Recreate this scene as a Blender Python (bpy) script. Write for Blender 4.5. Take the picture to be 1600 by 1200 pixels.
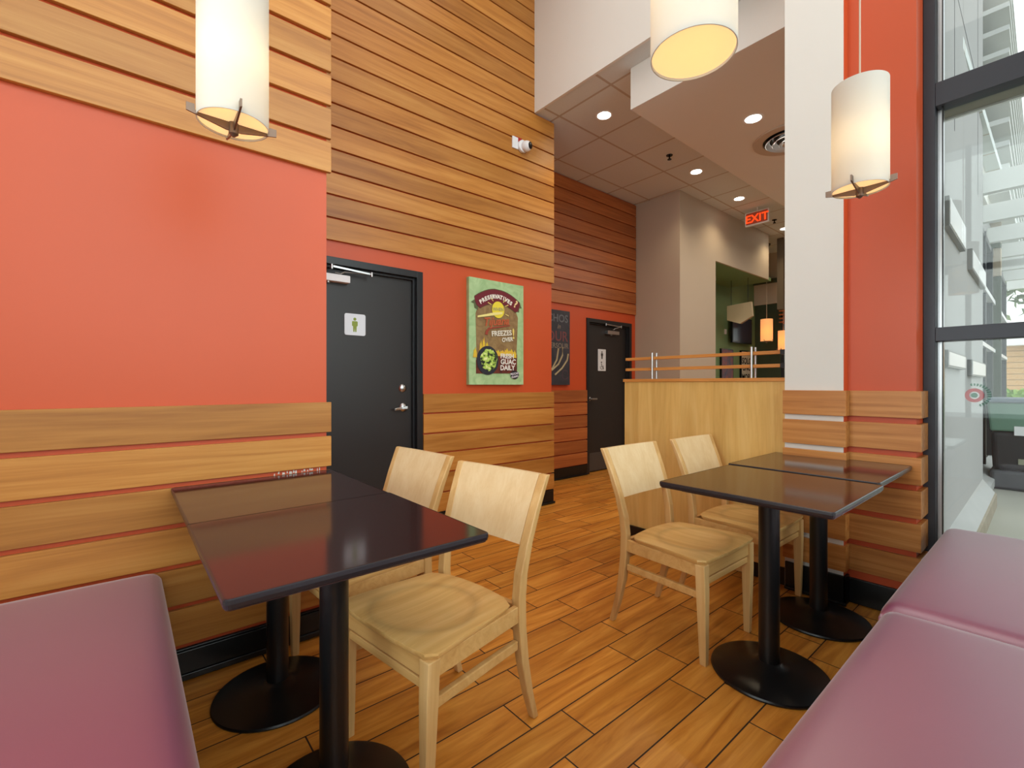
import bpy, bmesh, math, random
from mathutils import Vector, Matrix
random.seed(7)
for o in list(bpy.data.objects): bpy.data.objects.remove(o)
SC = bpy.context.scene
COL = SC.collection
R = math.radians

# ------------------------------------------------------------------ camera
cd = bpy.data.cameras.new('camera'); cam = bpy.data.objects.new('camera', cd); COL.objects.link(cam)
cd.sensor_fit = 'HORIZONTAL'; cd.sensor_width = 36.0; cd.lens = 726.0 / 1600 * 36.0
cd.clip_start = 0.02; cd.clip_end = 300
cam.location = (0, 0, 1.16); cam.rotation_euler = (R(90), 0, R(50 - 90))
SC.camera = cam
# ------------------------------------------------------------------ world
W = bpy.data.worlds.new('sky'); SC.world = W; W.use_nodes = True
bg = W.node_tree.nodes['Background']; bg.inputs[0].default_value = (0.93, 0.97, 1.0, 1); bg.inputs[1].default_value = 1.7
SC.view_settings.view_transform = 'Standard'; SC.view_settings.look = 'None'
SC.view_settings.exposure = 0.0; SC.view_settings.gamma = 1.0; SC.view_settings.use_curve_mapping = False

def area(name, loc, rot, sx, sy, power, col=(1, 1, 1)):
    l = bpy.data.lights.new(name, 'AREA'); l.shape = 'RECTANGLE'; l.size = sx; l.size_y = sy
    l.energy = power; l.color = col
    o = bpy.data.objects.new(name, l); o.location = loc; o.rotation_euler = rot; COL.objects.link(o); return o
# daylight entering through the glazing beside the bench; the lamps after it are added fill
area('daylight_side_windows', (0.9, -1.15, 2.95), (R(66), 0, 0), 4.6, 3.4, 120, (0.93, 0.97, 1.0))
area('rear_fill_light', (-1.75, 0.75, 2.4), (R(90), 0, R(-90)), 2.4, 3.2, 62, (0.95, 0.98, 1.0))  # unseen lamp added to brighten the faces turned to the rear
area('high_fill_light', (0.9, 1.2, 5.1), (0, 0, 0), 3.2, 2.6, 36, (1.0, 0.96, 0.9))  # broad fill added out of view above the tables
area('far_room_fill_light', (6.2, 1.5, 3.35), (0, 0, 0), 4.0, 1.2, 50, (1.0, 0.92, 0.80))  # unseen fill lamp added to lift the far room and its ceiling

# ------------------------------------------------------------------ mesh helpers
class MB:
    def __init__(s): s.bm = bmesh.new()
    def box(s, x0, x1, y0, y1, z0, z1, M=None):
        v = [s.bm.verts.new(((M @ Vector(p)) if M else p)) for p in
             [(x0,y0,z0),(x1,y0,z0),(x1,y1,z0),(x0,y1,z0),(x0,y0,z1),(x1,y0,z1),(x1,y1,z1),(x0,y1,z1)]]
        for f in [(3,2,1,0),(4,5,6,7),(0,1,5,4),(1,2,6,5),(2,3,7,6),(3,0,4,7)]:
            s.bm.faces.new([v[i] for i in f])
        return s
    def prism(s, pts, a0, a1, axis='z', M=None):
        def mk(p, a):
            q = {'z': (p[0], p[1], a), 'y': (p[0], a, p[1]), 'x': (a, p[0], p[1])}[axis]
            return (M @ Vector(q)) if M else q
        A = [s.bm.verts.new(mk(p, a0)) for p in pts]; B = [s.bm.verts.new(mk(p, a1)) for p in pts]
        n = len(pts)
        s.bm.faces.new(A[::-1]); s.bm.faces.new(B)
        for i in range(n):
            s.bm.faces.new([A[i], A[(i+1) % n], B[(i+1) % n], B[i]])
        return s
    def lathe(s, prof, c=(0,0,0), n=40, close=True, M=None):
        rings = []
        for r, z in prof:
            ring = []
            for i in range(n):
                a = 2*math.pi*i/n
                p = Vector((c[0]+r*math.cos(a), c[1]+r*math.sin(a), c[2]+z))
                ring.append(s.bm.verts.new((M @ p) if M else p))
            rings.append(ring)
        for A, B in zip(rings, rings[1:]):
            for i in range(n):
                s.bm.faces.new([A[i], A[(i+1) % n], B[(i+1) % n], B[i]])
        if close:
            s.bm.faces.new(rings[0][::-1]); s.bm.faces.new(rings[-1])
        return s
    def tube(s, path, r, n=10, cap=True):
        path = [Vector(p) for p in path]; rings = []
        for i, p in enumerate(path):
            d = (path[min(i+1, len(path)-1)] - path[max(i-1, 0)]).normalized()
            u = d.cross(Vector((0,0,1)));
            if u.length < 1e-3: u = d.cross(Vector((1,0,0)))
            u.normalize(); w = d.cross(u)
            rings.append([s.bm.verts.new(p + u*r*math.cos(2*math.pi*k/n) + w*r*math.sin(2*math.pi*k/n)) for k in range(n)])
        for A, B in zip(rings, rings[1:]):
            for i in range(n): s.bm.faces.new([A[i], A[(i+1) % n], B[(i+1) % n], B[i]])
        if cap: s.bm.faces.new(rings[0][::-1]); s.bm.faces.new(rings[-1])
        return s
    def loft(s, rings, cap=True):
        RR = [[s.bm.verts.new(p) for p in r] for r in rings]; n = len(RR[0])
        for A, B in zip(RR, RR[1:]):
            for i in range(n): s.bm.faces.new([A[i], A[(i+1) % n], B[(i+1) % n], B[i]])
        if cap: s.bm.faces.new(RR[0][::-1]); s.bm.faces.new(RR[-1])
        return s
    def build(s, name, mat, parent=None, bevel=0, smooth=False, seg=2):
        bmesh.ops.recalc_face_normals(s.bm, faces=s.bm.faces[:])
        me = bpy.data.meshes.new(name); s.bm.to_mesh(me); s.bm.free()
        for m in (mat if isinstance(mat, (list, tuple)) else [mat]): me.materials.append(m)
        o = bpy.data.objects.new(name, me); COL.objects.link(o)
        if parent: o.parent = parent
        if smooth:
            for p in me.polygons: p.use_smooth = True
            me.set_sharp_from_angle(angle=R(38))
        if bevel:
            b = o.modifiers.new('bevel', 'BEVEL'); b.width = bevel; b.segments = seg; b.limit_method = 'ANGLE'; b.angle_limit = R(40)
        return o

def tag(o, label, cat, group=None):
    o['label'] = label; o['category'] = cat
    if group: o['group'] = group
    return o
def st(o): o['kind'] = 'structure'; return o
def thing(name, label, cat, loc=(0,0,0), rz=0, group=None):
    o = bpy.data.objects.new(name, None); COL.objects.link(o); o.empty_display_size = .1
    o.location = loc; o.rotation_euler = (0, 0, rz); return tag(o, label, cat, group)
def dup(src, loc, rz, label, group=None):
    def cp(o, par):
        c = o.copy(); COL.objects.link(c); c.parent = par
        for ch in list(o.children): cp(ch, c)
        return c
    kids = list(src.children)
    r = src.copy(); COL.objects.link(r); r.location = loc; r.rotation_euler = (0, 0, rz); r['label'] = label
    if group: r['group'] = group
    for k in kids: cp(k, r)
    return r

# ------------------------------------------------------------------ materials
def srgb(r, g, b):
    f = lambda c: (c/255/12.92) if c/255 <= .04045 else ((c/255+.055)/1.055)**2.4
    return (f(r), f(g), f(b), 1)
def base(name, col=(.5,.5,.5,1), rough=.5, metal=0, spec=.5, coat=0):
    m = bpy.data.materials.new(name); m.use_nodes = True
    b = m.node_tree.nodes['Principled BSDF']
    b.inputs['Base Color'].default_value = col; b.inputs['Roughness'].default_value = rough
    b.inputs['Metallic'].default_value = metal; b.inputs['Specular IOR Level'].default_value = spec
    b.inputs['Coat Weight'].default_value = coat
    return m, m.node_tree.nodes, m.node_tree.links, b
def N(ns, t, **k):
    n = ns.new(t)
    for a, v in k.items(): setattr(n, a, v)
    return n
def math_n(ns, ls, op, a, b=None):
    n = ns.new('ShaderNodeMath'); n.operation = op
    for i, v in enumerate((a, b)):
        if v is None: continue
        if isinstance(v, (int, float)): n.inputs[i].default_value = v
        else: ls.new(v, n.inputs[i])
    return n.outputs[0]
def paint(name, col, rough=.55, var=.06, scale=3., bump=.03, metal=0, spec=.4, coat=0):
    """slightly uneven painted / plain surface"""
    m, ns, ls, b = base(name, col, rough, metal, spec, coat)
    tc = N(ns, 'ShaderNodeTexCoord'); no = N(ns, 'ShaderNodeTexNoise'); no.inputs['Scale'].default_value = scale; no.inputs['Detail'].default_value = 5
    ls.new(tc.outputs['Object'], no.inputs['Vector'])
    hs = N(ns, 'ShaderNodeHueSaturation'); hs.inputs['Color'].default_value = col
    mr = N(ns, 'ShaderNodeMapRange'); mr.inputs['To Min'].default_value = 1-var; mr.inputs['To Max'].default_value = 1+var
    ls.new(no.outputs[0], mr.inputs[0]); ls.new(mr.outputs[0], hs.inputs['Value']); ls.new(hs.outputs[0], b.inputs['Base Color'])
    if bump:
        n2 = N(ns, 'ShaderNodeTexNoise'); n2.inputs['Scale'].default_value = scale*60; ls.new(tc.outputs['Object'], n2.inputs['Vector'])
        bp = N(ns, 'ShaderNodeBump'); bp.inputs['Strength'].default_value = bump; bp.inputs['Distance'].default_value = .002
        ls.new(n2.outputs[0], bp.inputs['Height']); ls.new(bp.outputs[0], b.inputs['Normal'])
    return m
def wood(name, dark, mid, light, grain='x', rough=.38, across=38., along=1.6, isl=.16, coat=.0, band=None, ring=False):
    m, ns, ls, b = base(name, mid, rough, 0, .45, coat)
    tc = N(ns, 'ShaderNodeTexCoord'); mp = N(ns, 'ShaderNodeMapping')
    sc = {'x': (along, across, across), 'y': (across, along, across), 'z': (across, across, along)}[grain]
    mp.inputs['Scale'].default_value = sc
    geo = N(ns, 'ShaderNodeNewGeometry')
    cx = N(ns, 'ShaderNodeCombineXYZ')
    for i, k in enumerate((31., 57., 83.)):
        ls.new(math_n(ns, ls, 'MULTIPLY', geo.outputs['Random Per Island'], k), cx.inputs[i])
    ls.new(tc.outputs['Object'], mp.inputs['Vector']); ls.new(cx.outputs[0], mp.inputs['Location'])
    n1 = N(ns, 'ShaderNodeTexNoise'); n1.inputs['Scale'].default_value = .55; n1.inputs['Detail'].default_value = 8; n1.inputs['Roughness'].default_value = .62; n1.inputs['Distortion'].default_value = .9
    ls.new(mp.outputs[0], n1.inputs['Vector'])
    n2 = N(ns, 'ShaderNodeTexNoise'); n2.inputs['Scale'].default_value = .1; n2.inputs['Detail'].default_value = 3; n2.inputs['Distortion'].default_value = 2.2
    ls.new(mp.outputs[0], n2.inputs['Vector'])
    w = N(ns, 'ShaderNodeMath', operation='SINE')
    ls.new(math_n(ns, ls, 'MULTIPLY', n2.outputs[0], 46.), w.inputs[0])
    mp3 = N(ns, 'ShaderNodeMapping'); mp3.inputs['Scale'].default_value = tuple(v*(6. if v > 10 else 2.2) for v in sc); ls.new(tc.outputs['Object'], mp3.inputs['Vector']); ls.new(cx.outputs[0], mp3.inputs['Location'])
    n3 = N(ns, 'ShaderNodeTexNoise'); n3.inputs['Scale'].default_value = 1.; n3.inputs['Detail'].default_value = 3; ls.new(mp3.outputs[0], n3.inputs['Vector'])
    mixf = math_n(ns, ls, 'ADD', math_n(ns, ls, 'ADD', math_n(ns, ls, 'MULTIPLY', n1.outputs[0], .70), math_n(ns, ls, 'MULTIPLY', n3.outputs[0], .18)), math_n(ns, ls, 'MULTIPLY', w.outputs[0], .04))
    cr = N(ns, 'ShaderNodeValToRGB'); e = cr.color_ramp.elements
    e[0].position = .26; e[0].color = dark; e[1].position = .62; e[1].color = light
    k = cr.color_ramp.elements.new(.44); k.color = mid
    ls.new(mixf, cr.inputs[0])
    hs = N(ns, 'ShaderNodeHueSaturation'); ls.new(cr.outputs[0], hs.inputs['Color'])
    val = N(ns, 'ShaderNodeMapRange'); val.inputs['To Min'].default_value = 1-isl; val.inputs['To Max'].default_value = 1+isl
    ls.new(geo.outputs['Random Per Island'], val.inputs[0]); v = val.outputs[0]
    if band:
        sp = N(ns, 'ShaderNodeSeparateXYZ'); ls.new(tc.outputs['Object'], sp.inputs[0])
        fl = math_n(ns, ls, 'FLOOR', math_n(ns, ls, 'DIVIDE', sp.outputs[band[0]], band[1]))
        wn = N(ns, 'ShaderNodeTexWhiteNoise', noise_dimensions='1D'); ls.new(fl, wn.inputs['W'])
        bm_ = N(ns, 'ShaderNodeMapRange'); bm_.inputs['To Min'].default_value = 1-band[2]; bm_.inputs['To Max'].default_value = 1+band[2]
        ls.new(wn.outputs['Value'], bm_.inputs[0]); v = math_n(ns, ls, 'MULTIPLY', v, bm_.outputs[0])
    if ring:
        # worn saddle outline left on the seat by years of use
        sp = N(ns, 'ShaderNodeSeparateXYZ'); ls.new(tc.outputs['Object'], sp.inputs[0])
        nw = N(ns, 'ShaderNodeTexNoise'); nw.inputs['Scale'].default_value = 6; ls.new(tc.outputs['Object'], nw.inputs['Vector'])
        xx = math_n(ns, ls, 'POWER', math_n(ns, ls, 'DIVIDE', math_n(ns, ls, 'ABSOLUTE', sp.outputs[0]), .17), 2.2)
        yy = math_n(ns, ls, 'POWER', math_n(ns, ls, 'DIVIDE', math_n(ns, ls, 'ABSOLUTE', math_n(ns, ls, 'SUBTRACT', sp.outputs[1], .03)), .155), 2.2)
        rr = math_n(ns, ls, 'ADD', math_n(ns, ls, 'ADD', xx, yy), math_n(ns, ls, 'MULTIPLY', math_n(ns, ls, 'SUBTRACT', nw.outputs[0], .5), .8))
        d = math_n(ns, ls, 'ABSOLUTE', math_n(ns, ls, 'SUBTRACT', rr, 1.))
        g = N(ns, 'ShaderNodeMapRange'); g.inputs['From Min'].default_value = 0; g.inputs['From Max'].default_value = .35; g.inputs['To Min'].default_value = .8; g.inputs['To Max'].default_value = 1
        ls.new(d, g.inputs[0]); v = math_n(ns, ls, 'MULTIPLY', v, g.outputs[0])
    ls.new(v, hs.inputs['Value']); ls.new(hs.outputs[0], b.inputs['Base Color'])
    bp = N(ns, 'ShaderNodeBump'); bp.inputs['Strength'].default_value = .12; bp.inputs['Distance'].default_value = .001
    ls.new(n1.outputs[0], bp.inputs['Height']); ls.new(bp.outputs[0], b.inputs['Normal'])
    return m
def emis(name, col, s):
    m = bpy.data.materials.new(name); m.use_nodes = True; ns = m.node_tree.nodes; ls = m.node_tree.links
    ns.remove(ns['Principled BSDF']); e = ns.new('ShaderNodeEmission'); e.inputs[0].default_value = col; e.inputs[1].default_value = s
    ls.new(e.outputs[0], ns['Material Output'].inputs[0]); return m
def glass(name, tint=(.97, 1, .98, 1), refl=.12):
    m = bpy.data.materials.new(name); m.use_nodes = True; ns = m.node_tree.nodes; ls = m.node_tree.links
    ns.remove(ns['Principled BSDF'])
    t = ns.new('ShaderNodeBsdfTransparent'); t.inputs[0].default_value = tint
    g = ns.new('ShaderNodeBsdfGlossy'); g.inputs['Roughness'].default_value = .02
    f = ns.new('ShaderNodeFresnel'); f.inputs[0].default_value = 1.45
    mx = ns.new('ShaderNodeMixShader'); ls.new(f.outputs[0], mx.inputs[0]); ls.new(t.outputs[0], mx.inputs[1]); ls.new(g.outputs[0], mx.inputs[2])
    ls.new(mx.outputs[0], ns['Material Output'].inputs[0]); return m
def shade_mat(name, col, trans=.5, em=(1, .8, .45, 1), es=.0):
    m, ns, ls, b = base(name, col, .6)
    tr = ns.new('ShaderNodeBsdfTranslucent'); tr.inputs[0].default_value = col
    mx = ns.new('ShaderNodeMixShader'); mx.inputs[0].default_value = trans
    ls.new(b.outputs[0], mx.inputs[1]); ls.new(tr.outputs[0], mx.inputs[2])
    tc = N(ns, 'ShaderNodeTexCoord'); wv = N(ns, 'ShaderNodeTexNoise'); wv.inputs['Scale'].default_value = 90
    ls.new(tc.outputs['Object'], wv.inputs['Vector']); bp = N(ns, 'ShaderNodeBump'); bp.inputs['Strength'].default_value = .08
    ls.new(wv.outputs[0], bp.inputs['Height']); ls.new(bp.outputs[0], b.inputs['Normal'])
    if es:
        b.inputs['Emission Color'].default_value = em; b.inputs['Emission Strength'].default_value = es
    ls.new(mx.outputs[0], ns['Material Output'].inputs[0]); return m

M = {}
M['orange'] = paint('orange_paint', srgb(200, 80, 36), .42, .03, 2, .05, spec=.5)
M['white'] = paint('warm_white_paint', srgb(228, 226, 220), .6, .02, 2, .03)
M['taupe'] = paint('taupe_paint', srgb(196, 182, 164), .6, .03, 2, .03)
M['green'] = paint('green_paint', srgb(118, 146, 104), .6, .03, 2, .03)
M['dgreen'] = paint('dark_green_paint', srgb(58, 70, 50), .6, .03, 2, .03)
M['plank'] = wood('oak_plank', srgb(156, 96, 36), srgb(182, 120, 52), srgb(196, 138, 68), 'x', across=26., isl=.12)
M['plank_y'] = wood('oak_plank_cross', srgb(156, 94, 42), srgb(186, 122, 60), srgb(204, 144, 80), 'y')
M['plank_red'] = wood('red_stained_plank', srgb(144, 78, 40), srgb(170, 98, 50), srgb(188, 114, 62), 'x')
M['maple'] = wood('pale_maple', srgb(222, 190, 142), srgb(229, 200, 154), srgb(235, 210, 168), 'z', .35, 34, .9, .03)
M['maple_seat'] = wood('worn_maple_seat', srgb(198, 152, 88), srgb(214, 170, 104), srgb(226, 186, 124), 'y', .34, 26, 1.4, .04, ring=True)
M['maple_x'] = wood('honey_maple', srgb(196, 148, 86), srgb(210, 165, 102), srgb(221, 180, 118), 'x', .36, 30, 1.5, .05)
M['maple_leg'] = wood('honey_maple_leg', srgb(200, 154, 94), srgb(214, 172, 112), srgb(225, 187, 130), 'z', .36, 30, 1.5, .05)
M['veneer'] = wood('figured_maple_veneer', srgb(206, 160, 88), srgb(220, 178, 104), srgb(230, 192, 122), 'z', .3, 22, 2.2, .0, band=(1, .113, .05))
M['cap'] = wood('honey_oak_trim', srgb(176, 108, 46), srgb(200, 132, 64), srgb(214, 150, 80), 'y', .35, 30, 1.5, .05)
M['black'] = paint('black_paint', srgb(26, 25, 26), .38, .1, 3, .02)
M['blackbase'] = paint('black_vinyl_base', srgb(20, 19, 19), .3, .1, 3, .02)
M['doorleaf'] = paint('charcoal_door_paint', srgb(44, 42, 42), .36, .06, 3, .03)
M['doorframe'] = paint('black_door_frame', srgb(34, 35, 38), .3, .06, 3, .02)
M['blackmetal'] = paint('black_cast_metal', srgb(20, 20, 22), .32, .12, 8, .12, metal=.2, spec=.6)
M['frame'] = paint('dark_anodised_frame', srgb(58, 60, 66), .4, .05, 4, .02, metal=.3)
M['alu'] = paint('bright_aluminium', srgb(205, 207, 210), .3, .04, 6, .02, metal=.8)
M['steel'] = paint('brushed_steel', srgb(190, 190, 190), .28, .04, 8, .02, metal=1.)
M['table'] = paint('dark_plum_laminate', srgb(54, 33, 31), .11, .05, 40, .0, spec=.7)
M['tedge'] = paint('black_rubber_edge', srgb(38, 35, 40), .25, .1, 10, .05, spec=.6)
M['vinyl'] = paint('plum_vinyl', srgb(142, 66, 98), .42, .05, 5, .05, spec=1.0)
M['vinyl'].node_tree.nodes['Principled BSDF'].inputs['Sheen Weight'].default_value = .5
M['vinyl'].node_tree.nodes['Principled BSDF'].inputs['Sheen Roughness'].default_value = .35
M['vinyl'].node_tree.nodes['Principled BSDF'].inputs['IOR'].default_value = 1.85
M['bronze'] = paint('brushed_bronze', srgb(120, 98, 84), .35, .08, 10, .02, metal=.7)
M['cord'] = paint('beige_cord', srgb(200, 180, 160), .5, .04)
M['shade'] = shade_mat('white_linen_shade', srgb(228, 226, 220), .35)
M['shade_in'] = shade_mat('amber_lit_diffuser', srgb(250, 225, 160), .3, (1, .86, .58, 1), .55)
M['shade_far'] = shade_mat('amber_glowing_shade', srgb(240, 190, 110), .35, (1, .68, .32, 1), .5)
M['bulb'] = emis('warm_lamp_disc', (1, .93, .78, 1), 14)
M['wplastic'] = paint('white_plastic', srgb(232, 232, 234), .35, .02)
M['bplastic'] = paint('black_plastic', srgb(14, 14, 16), .25, .05)
M['signwhite'] = paint('pale_sign_plate', srgb(222, 228, 236), .35, .02)
M['signgreen'] = paint('olive_sign_figure', srgb(138, 156, 62), .5, .03)
M['signgrey'] = paint('dark_grey_sign_figure', srgb(60, 60, 58), .5, .03)
M['glass'] = glass('clear_glass')
M['plaster'] = paint('bare_plaster_chips', srgb(225, 220, 212), .7, .05)

def grid_ceiling():
    m, ns, ls, b = base('ceiling_tile_grid', srgb(216, 222, 222), .8)
    tc = N(ns, 'ShaderNodeTexCoord'); sp = N(ns, 'ShaderNodeSeparateXYZ'); ls.new(tc.outputs['Object'], sp.inputs[0])
    def line(o, x0, p, w):
        f = math_n(ns, ls, 'PINGPONG', math_n(ns, ls, 'SUBTRACT', o, x0), p/2)
        return math_n(ns, ls, 'LESS_THAN', f, w)
    l = math_n(ns, ls, 'MAXIMUM', line(sp.outputs[0], 3.19-.597*10, .597, .011), line(sp.outputs[1], 3.10-.61*10, .61, .011))
    l2 = math_n(ns, ls, 'MAXIMUM', line(sp.outputs[0], 3.19-.597*10, .597, .0135), line(sp.outputs[1], 3.10-.61*10, .61, .0135))
    mx = N(ns, 'ShaderNodeMix', data_type='RGBA'); mx.inputs[6].default_value = srgb(216, 222, 222); mx.inputs[7].default_value = srgb(186, 176, 162)
    ls.new(l, mx.inputs[0])
    no = N(ns, 'ShaderNodeTexNoise'); no.inputs['Scale'].default_value = 160; ls.new(tc.outputs['Object'], no.inputs['Vector'])
    hs = N(ns, 'ShaderNodeHueSaturation'); ls.new(mx.outputs[2], hs.inputs['Color'])
    mr = N(ns, 'ShaderNodeMapRange'); mr.inputs['To Min'].default_value = .93; mr.inputs['To Max'].default_value = 1.07; ls.new(no.outputs[0], mr.inputs[0]); ls.new(mr.outputs[0], hs.inputs['Value'])
    ls.new(hs.outputs[0], b.inputs['Base Color'])
    bp = N(ns, 'ShaderNodeBump'); bp.inputs['Strength'].default_value = .6; bp.inputs['Distance'].default_value = .006; ls.new(l2, bp.inputs['Height']); ls.new(bp.outputs[0], b.inputs['Normal'])
    return m
M['tileceil'] = grid_ceiling()
FL = dict(rowh=.1516, y0=1.002, len=.593, x0=2.241)
def floor_mat():
    m, ns, ls, b = base('wood_look_floor_tile', srgb(180, 120, 60), .3, 0, .5)
    tc = N(ns, 'ShaderNodeTexCoord'); mp = N(ns, 'ShaderNodeMapping')
    ls.new(tc.outputs['Object'], mp.inputs['Vector'])
    mp.inputs['Location'].default_value = (-FL['x0'], -FL['y0'], 0)
    br = N(ns, 'ShaderNodeTexBrick'); ls.new(mp.outputs[0], br.inputs['Vector'])
    br.offset = .76; br.offset_frequency = 2; br.squash = 1
    br.inputs['Scale'].default_value = 1; br.inputs['Brick Width'].default_value = FL['len']; br.inputs['Row Height'].default_value = FL['rowh']
    br.inputs['Mortar Size'].default_value = .0027; br.inputs['Mortar Smooth'].default_value = .1; br.inputs['Bias'].default_value = 0
    br.inputs['Color1'].default_value = (0, 0, 0, 1); br.inputs['Color2'].default_value = (1, 1, 1, 1); br.inputs['Mortar'].default_value = (.5, .5, .5, 1)
    # grain
    g = N(ns, 'ShaderNodeMapping'); g.inputs['Scale'].default_value = (2.2, 26, 1); ls.new(tc.outputs['Object'], g.inputs['Vector'])
    sh = N(ns, 'ShaderNodeVectorMath', operation='SCALE'); ls.new(br.outputs[0], sh.inputs[0]); sh.inputs['Scale'].default_value = 37
    ad = N(ns, 'ShaderNodeVectorMath', operation='ADD'); ls.new(g.outputs[0], ad.inputs[0]); ls.new(sh.outputs[0], ad.inputs[1])
    n1 = N(ns, 'ShaderNodeTexNoise'); n1.inputs['Scale'].default_value = .7; n1.inputs['Detail'].default_value = 8; n1.inputs['Roughness'].default_value = .6; n1.inputs['Distortion'].default_value = 1.2
    ls.new(ad.outputs[0], n1.inputs['Vector'])
    cr = N(ns, 'ShaderNodeValToRGB'); e = cr.color_ramp.elements
    e[0].position = .3; e[0].color = srgb(170, 100, 34); e[1].position = .68; e[1].color = srgb(230, 162, 72)
    k = e.new(.48); k.color = srgb(206, 134, 50)
    ls.new(n1.outputs[0], cr.inputs[0])
    hs = N(ns, 'ShaderNodeHueSaturation'); ls.new(cr.outputs[0], hs.inputs['Color'])
    sp = N(ns, 'ShaderNodeSeparateColor'); ls.new(br.outputs[0], sp.inputs[0])
    mr = N(ns, 'ShaderNodeMapRange'); mr.inputs['To Min'].default_value = .88; mr.inputs['To Max'].default_value = 1.1; ls.new(sp.outputs[0], mr.inputs[0]); ls.new(mr.outputs[0], hs.inputs['Value'])
    mx = N(ns, 'ShaderNodeMix', data_type='RGBA'); ls.new(br.outputs['Fac'], mx.inputs[0]); ls.new(hs.outputs[0], mx.inputs[6]); mx.inputs[7].default_value = srgb(46, 28, 18)
    ls.new(mx.outputs[2], b.inputs['Base Color'])
    rr = N(ns, 'ShaderNodeMapRange'); rr.inputs['To Min'].default_value = .28; rr.inputs['To Max'].default_value = .7; ls.new(br.outputs['Fac'], rr.inputs[0]); ls.new(rr.outputs[0], b.inputs['Roughness'])
    bp = N(ns, 'ShaderNodeBump', invert=True); bp.inputs['Strength'].default_value = .5; bp.inputs['Distance'].default_value = .002; ls.new(br.outputs['Fac'], bp.inputs['Height'])
    bp2 = N(ns, 'ShaderNodeBump'); bp2.inputs['Strength'].default_value = .12; bp2.inputs['Distance'].default_value = .002; ls.new(n1.outputs[0], bp2.inputs['Height']); ls.new(bp.outputs[0], bp2.inputs['Normal'])
    ls.new(bp2.outputs[0], b.inputs['Normal'])
    return m
M['floor'] = floor_mat()

# ------------------------------------------------------------------ room shell
st(MB().box(-1.7, 3.2, -.66, .62, -.02, 0).box(-1.7, 9.9, .62, 4.2, -.02, 0).build('floor', M['floor']))
HZ = 5.2
# near wall block (left), with its end return
st(MB().box(-1.6, .735, 2.232, 3.3, 0, HZ).build('wall_left', M['orange']))
# door wall, opening for the first door left between X .80 and 1.79
st(MB().box(.735, .80, 3.222, 3.5, 0, HZ).box(.80, 1.79, 3.222, 3.5, 2.028, HZ).box(.8, 1.79, 3.4, 3.5, 0, 2.03).box(1.79, 3.205, 3.222, 4.1, 0, HZ).build('wall_middle', M['orange']))
st(MB().box(3.205, 4.558, 3.952, 4.2, 0, 3.8).box(4.558, 5.513, 3.952, 4.2, 2.01, 3.8).box(4.55, 5.52, 4.1, 4.2, 0, 2.02).box(5.513, 5.61, 3.952, 4.2, 0, 3.8).build('wall_back', M['orange']))
st(MB().box(-1.7, -1.6, -.65, 2.3, 0, .75).box(-1.7, -1.6, -.65, 2.3, 4.1, HZ).box(-1.7, -1.6, -.65, -.45, .75, 4.1).box(-1.7, -1.6, 2.0, 2.3, .75, 4.1).build('wall_rear', M['white']))
w5 = st(MB().box(-1.66, -1.654, -.45, 2.0, .75, 4.1).build('added_window_5', M['glass']))  # unseen window, added to let light in from the rear
MB().box(-1.69, -1.62, .75, .80, .75, 4.1).box(-1.69, -1.62, -.45, .75, 2.55, 2.62).box(-1.69, -1.62, .80, 2.0, 2.55, 2.62).build('window_frame', M['frame'], w5)
st(MB().box(-1.7, 3.25, -.65, 3.3, HZ, HZ+.1).build('ceiling_high', M['white']))
bpy.data.objects['ceiling_high'].name = 'ceiling'
st(MB().box(3.154, 12.4, .5, 4.2, 3.71, 3.8).box(2.984, 3.154, .45, 4.2, 3.71, 3.8).build('ceiling', M['tileceil']))
# white bulkhead above the low ceiling and the lower soffit box
st(MB().box(2.96, 2.984, -.6, 3.1995, 3.700, HZ).box(2.96, 3.14, -.6, .42, 3.6, 3.700).build('trim_1', M['white']))
st(MB().box(3.154, 8.9, .62, 2.26, 3.376, 3.709).build('trim_2', M['white']))
st(MB().box(3.148, 3.155, .75, 2.26, 3.3765, 3.709).build('trim_3', M['white']))
# taupe walls past the second door: pier and header above the green alcove
st(MB().box(5.612, 6.58, 3.257, 4.2, 0, 3.709).box(6.58, 8.45, 3.257, 3.287, 2.943, 3.709).build('wall_taupe', M['taupe']))
bpy.data.objects['wall_taupe'].name = 'wall_right'
st(MB().box(6.58, 9.7, 4.0, 4.1, 0, 3.709).box(6.58, 8.62, 3.288, 4.0, 2.943, 3.0).build('wall_alcove', M['green']))
# far wall with window opening
st(MB().box(9.7, 9.8, 3.52, 4.1, 0, 2.72).box(9.7, 9.8, .6, 3.52, 2.47, 2.72).box(9.7, 9.8, .6, 3.52, 0, .8).box(9.7, 9.8, .6, 1.2, .8, 2.47).box(9.62, 9.8, .6, 4.0, 3.12, 3.2).build('wall_far', M['dgreen']))
st(MB().box(9.66, 9.8, .6, 4.0, 2.72, 3.12).box(9.7, 9.8, .6, 4.0, 3.2, 3.709).build('trim_4', M['taupe']))
g_ = MB().box(9.73, 9.74, 1.2, 3.52, .8, 2.47).build('window_3', M['glass']); st(g_)
f_ = MB()
for z in (.8, 1.45, 1.95, 2.43): f_.box(9.70, 9.76, 1.2, 3.52, z, z+.04)
for y in (1.2, 2.3, 3.46): f_.box(9.70, 9.76, y, y+.05, .8, 2.47)
f_.build('window_frame', M['frame'], g_)
# hung column by the far lamps
st(MB().box(8.8, 8.95, 3.155, 3.255, 2.47, 3.708).build('trim_5', paint('brown_taupe_paint', srgb(110, 96, 78), .6)))
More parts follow.
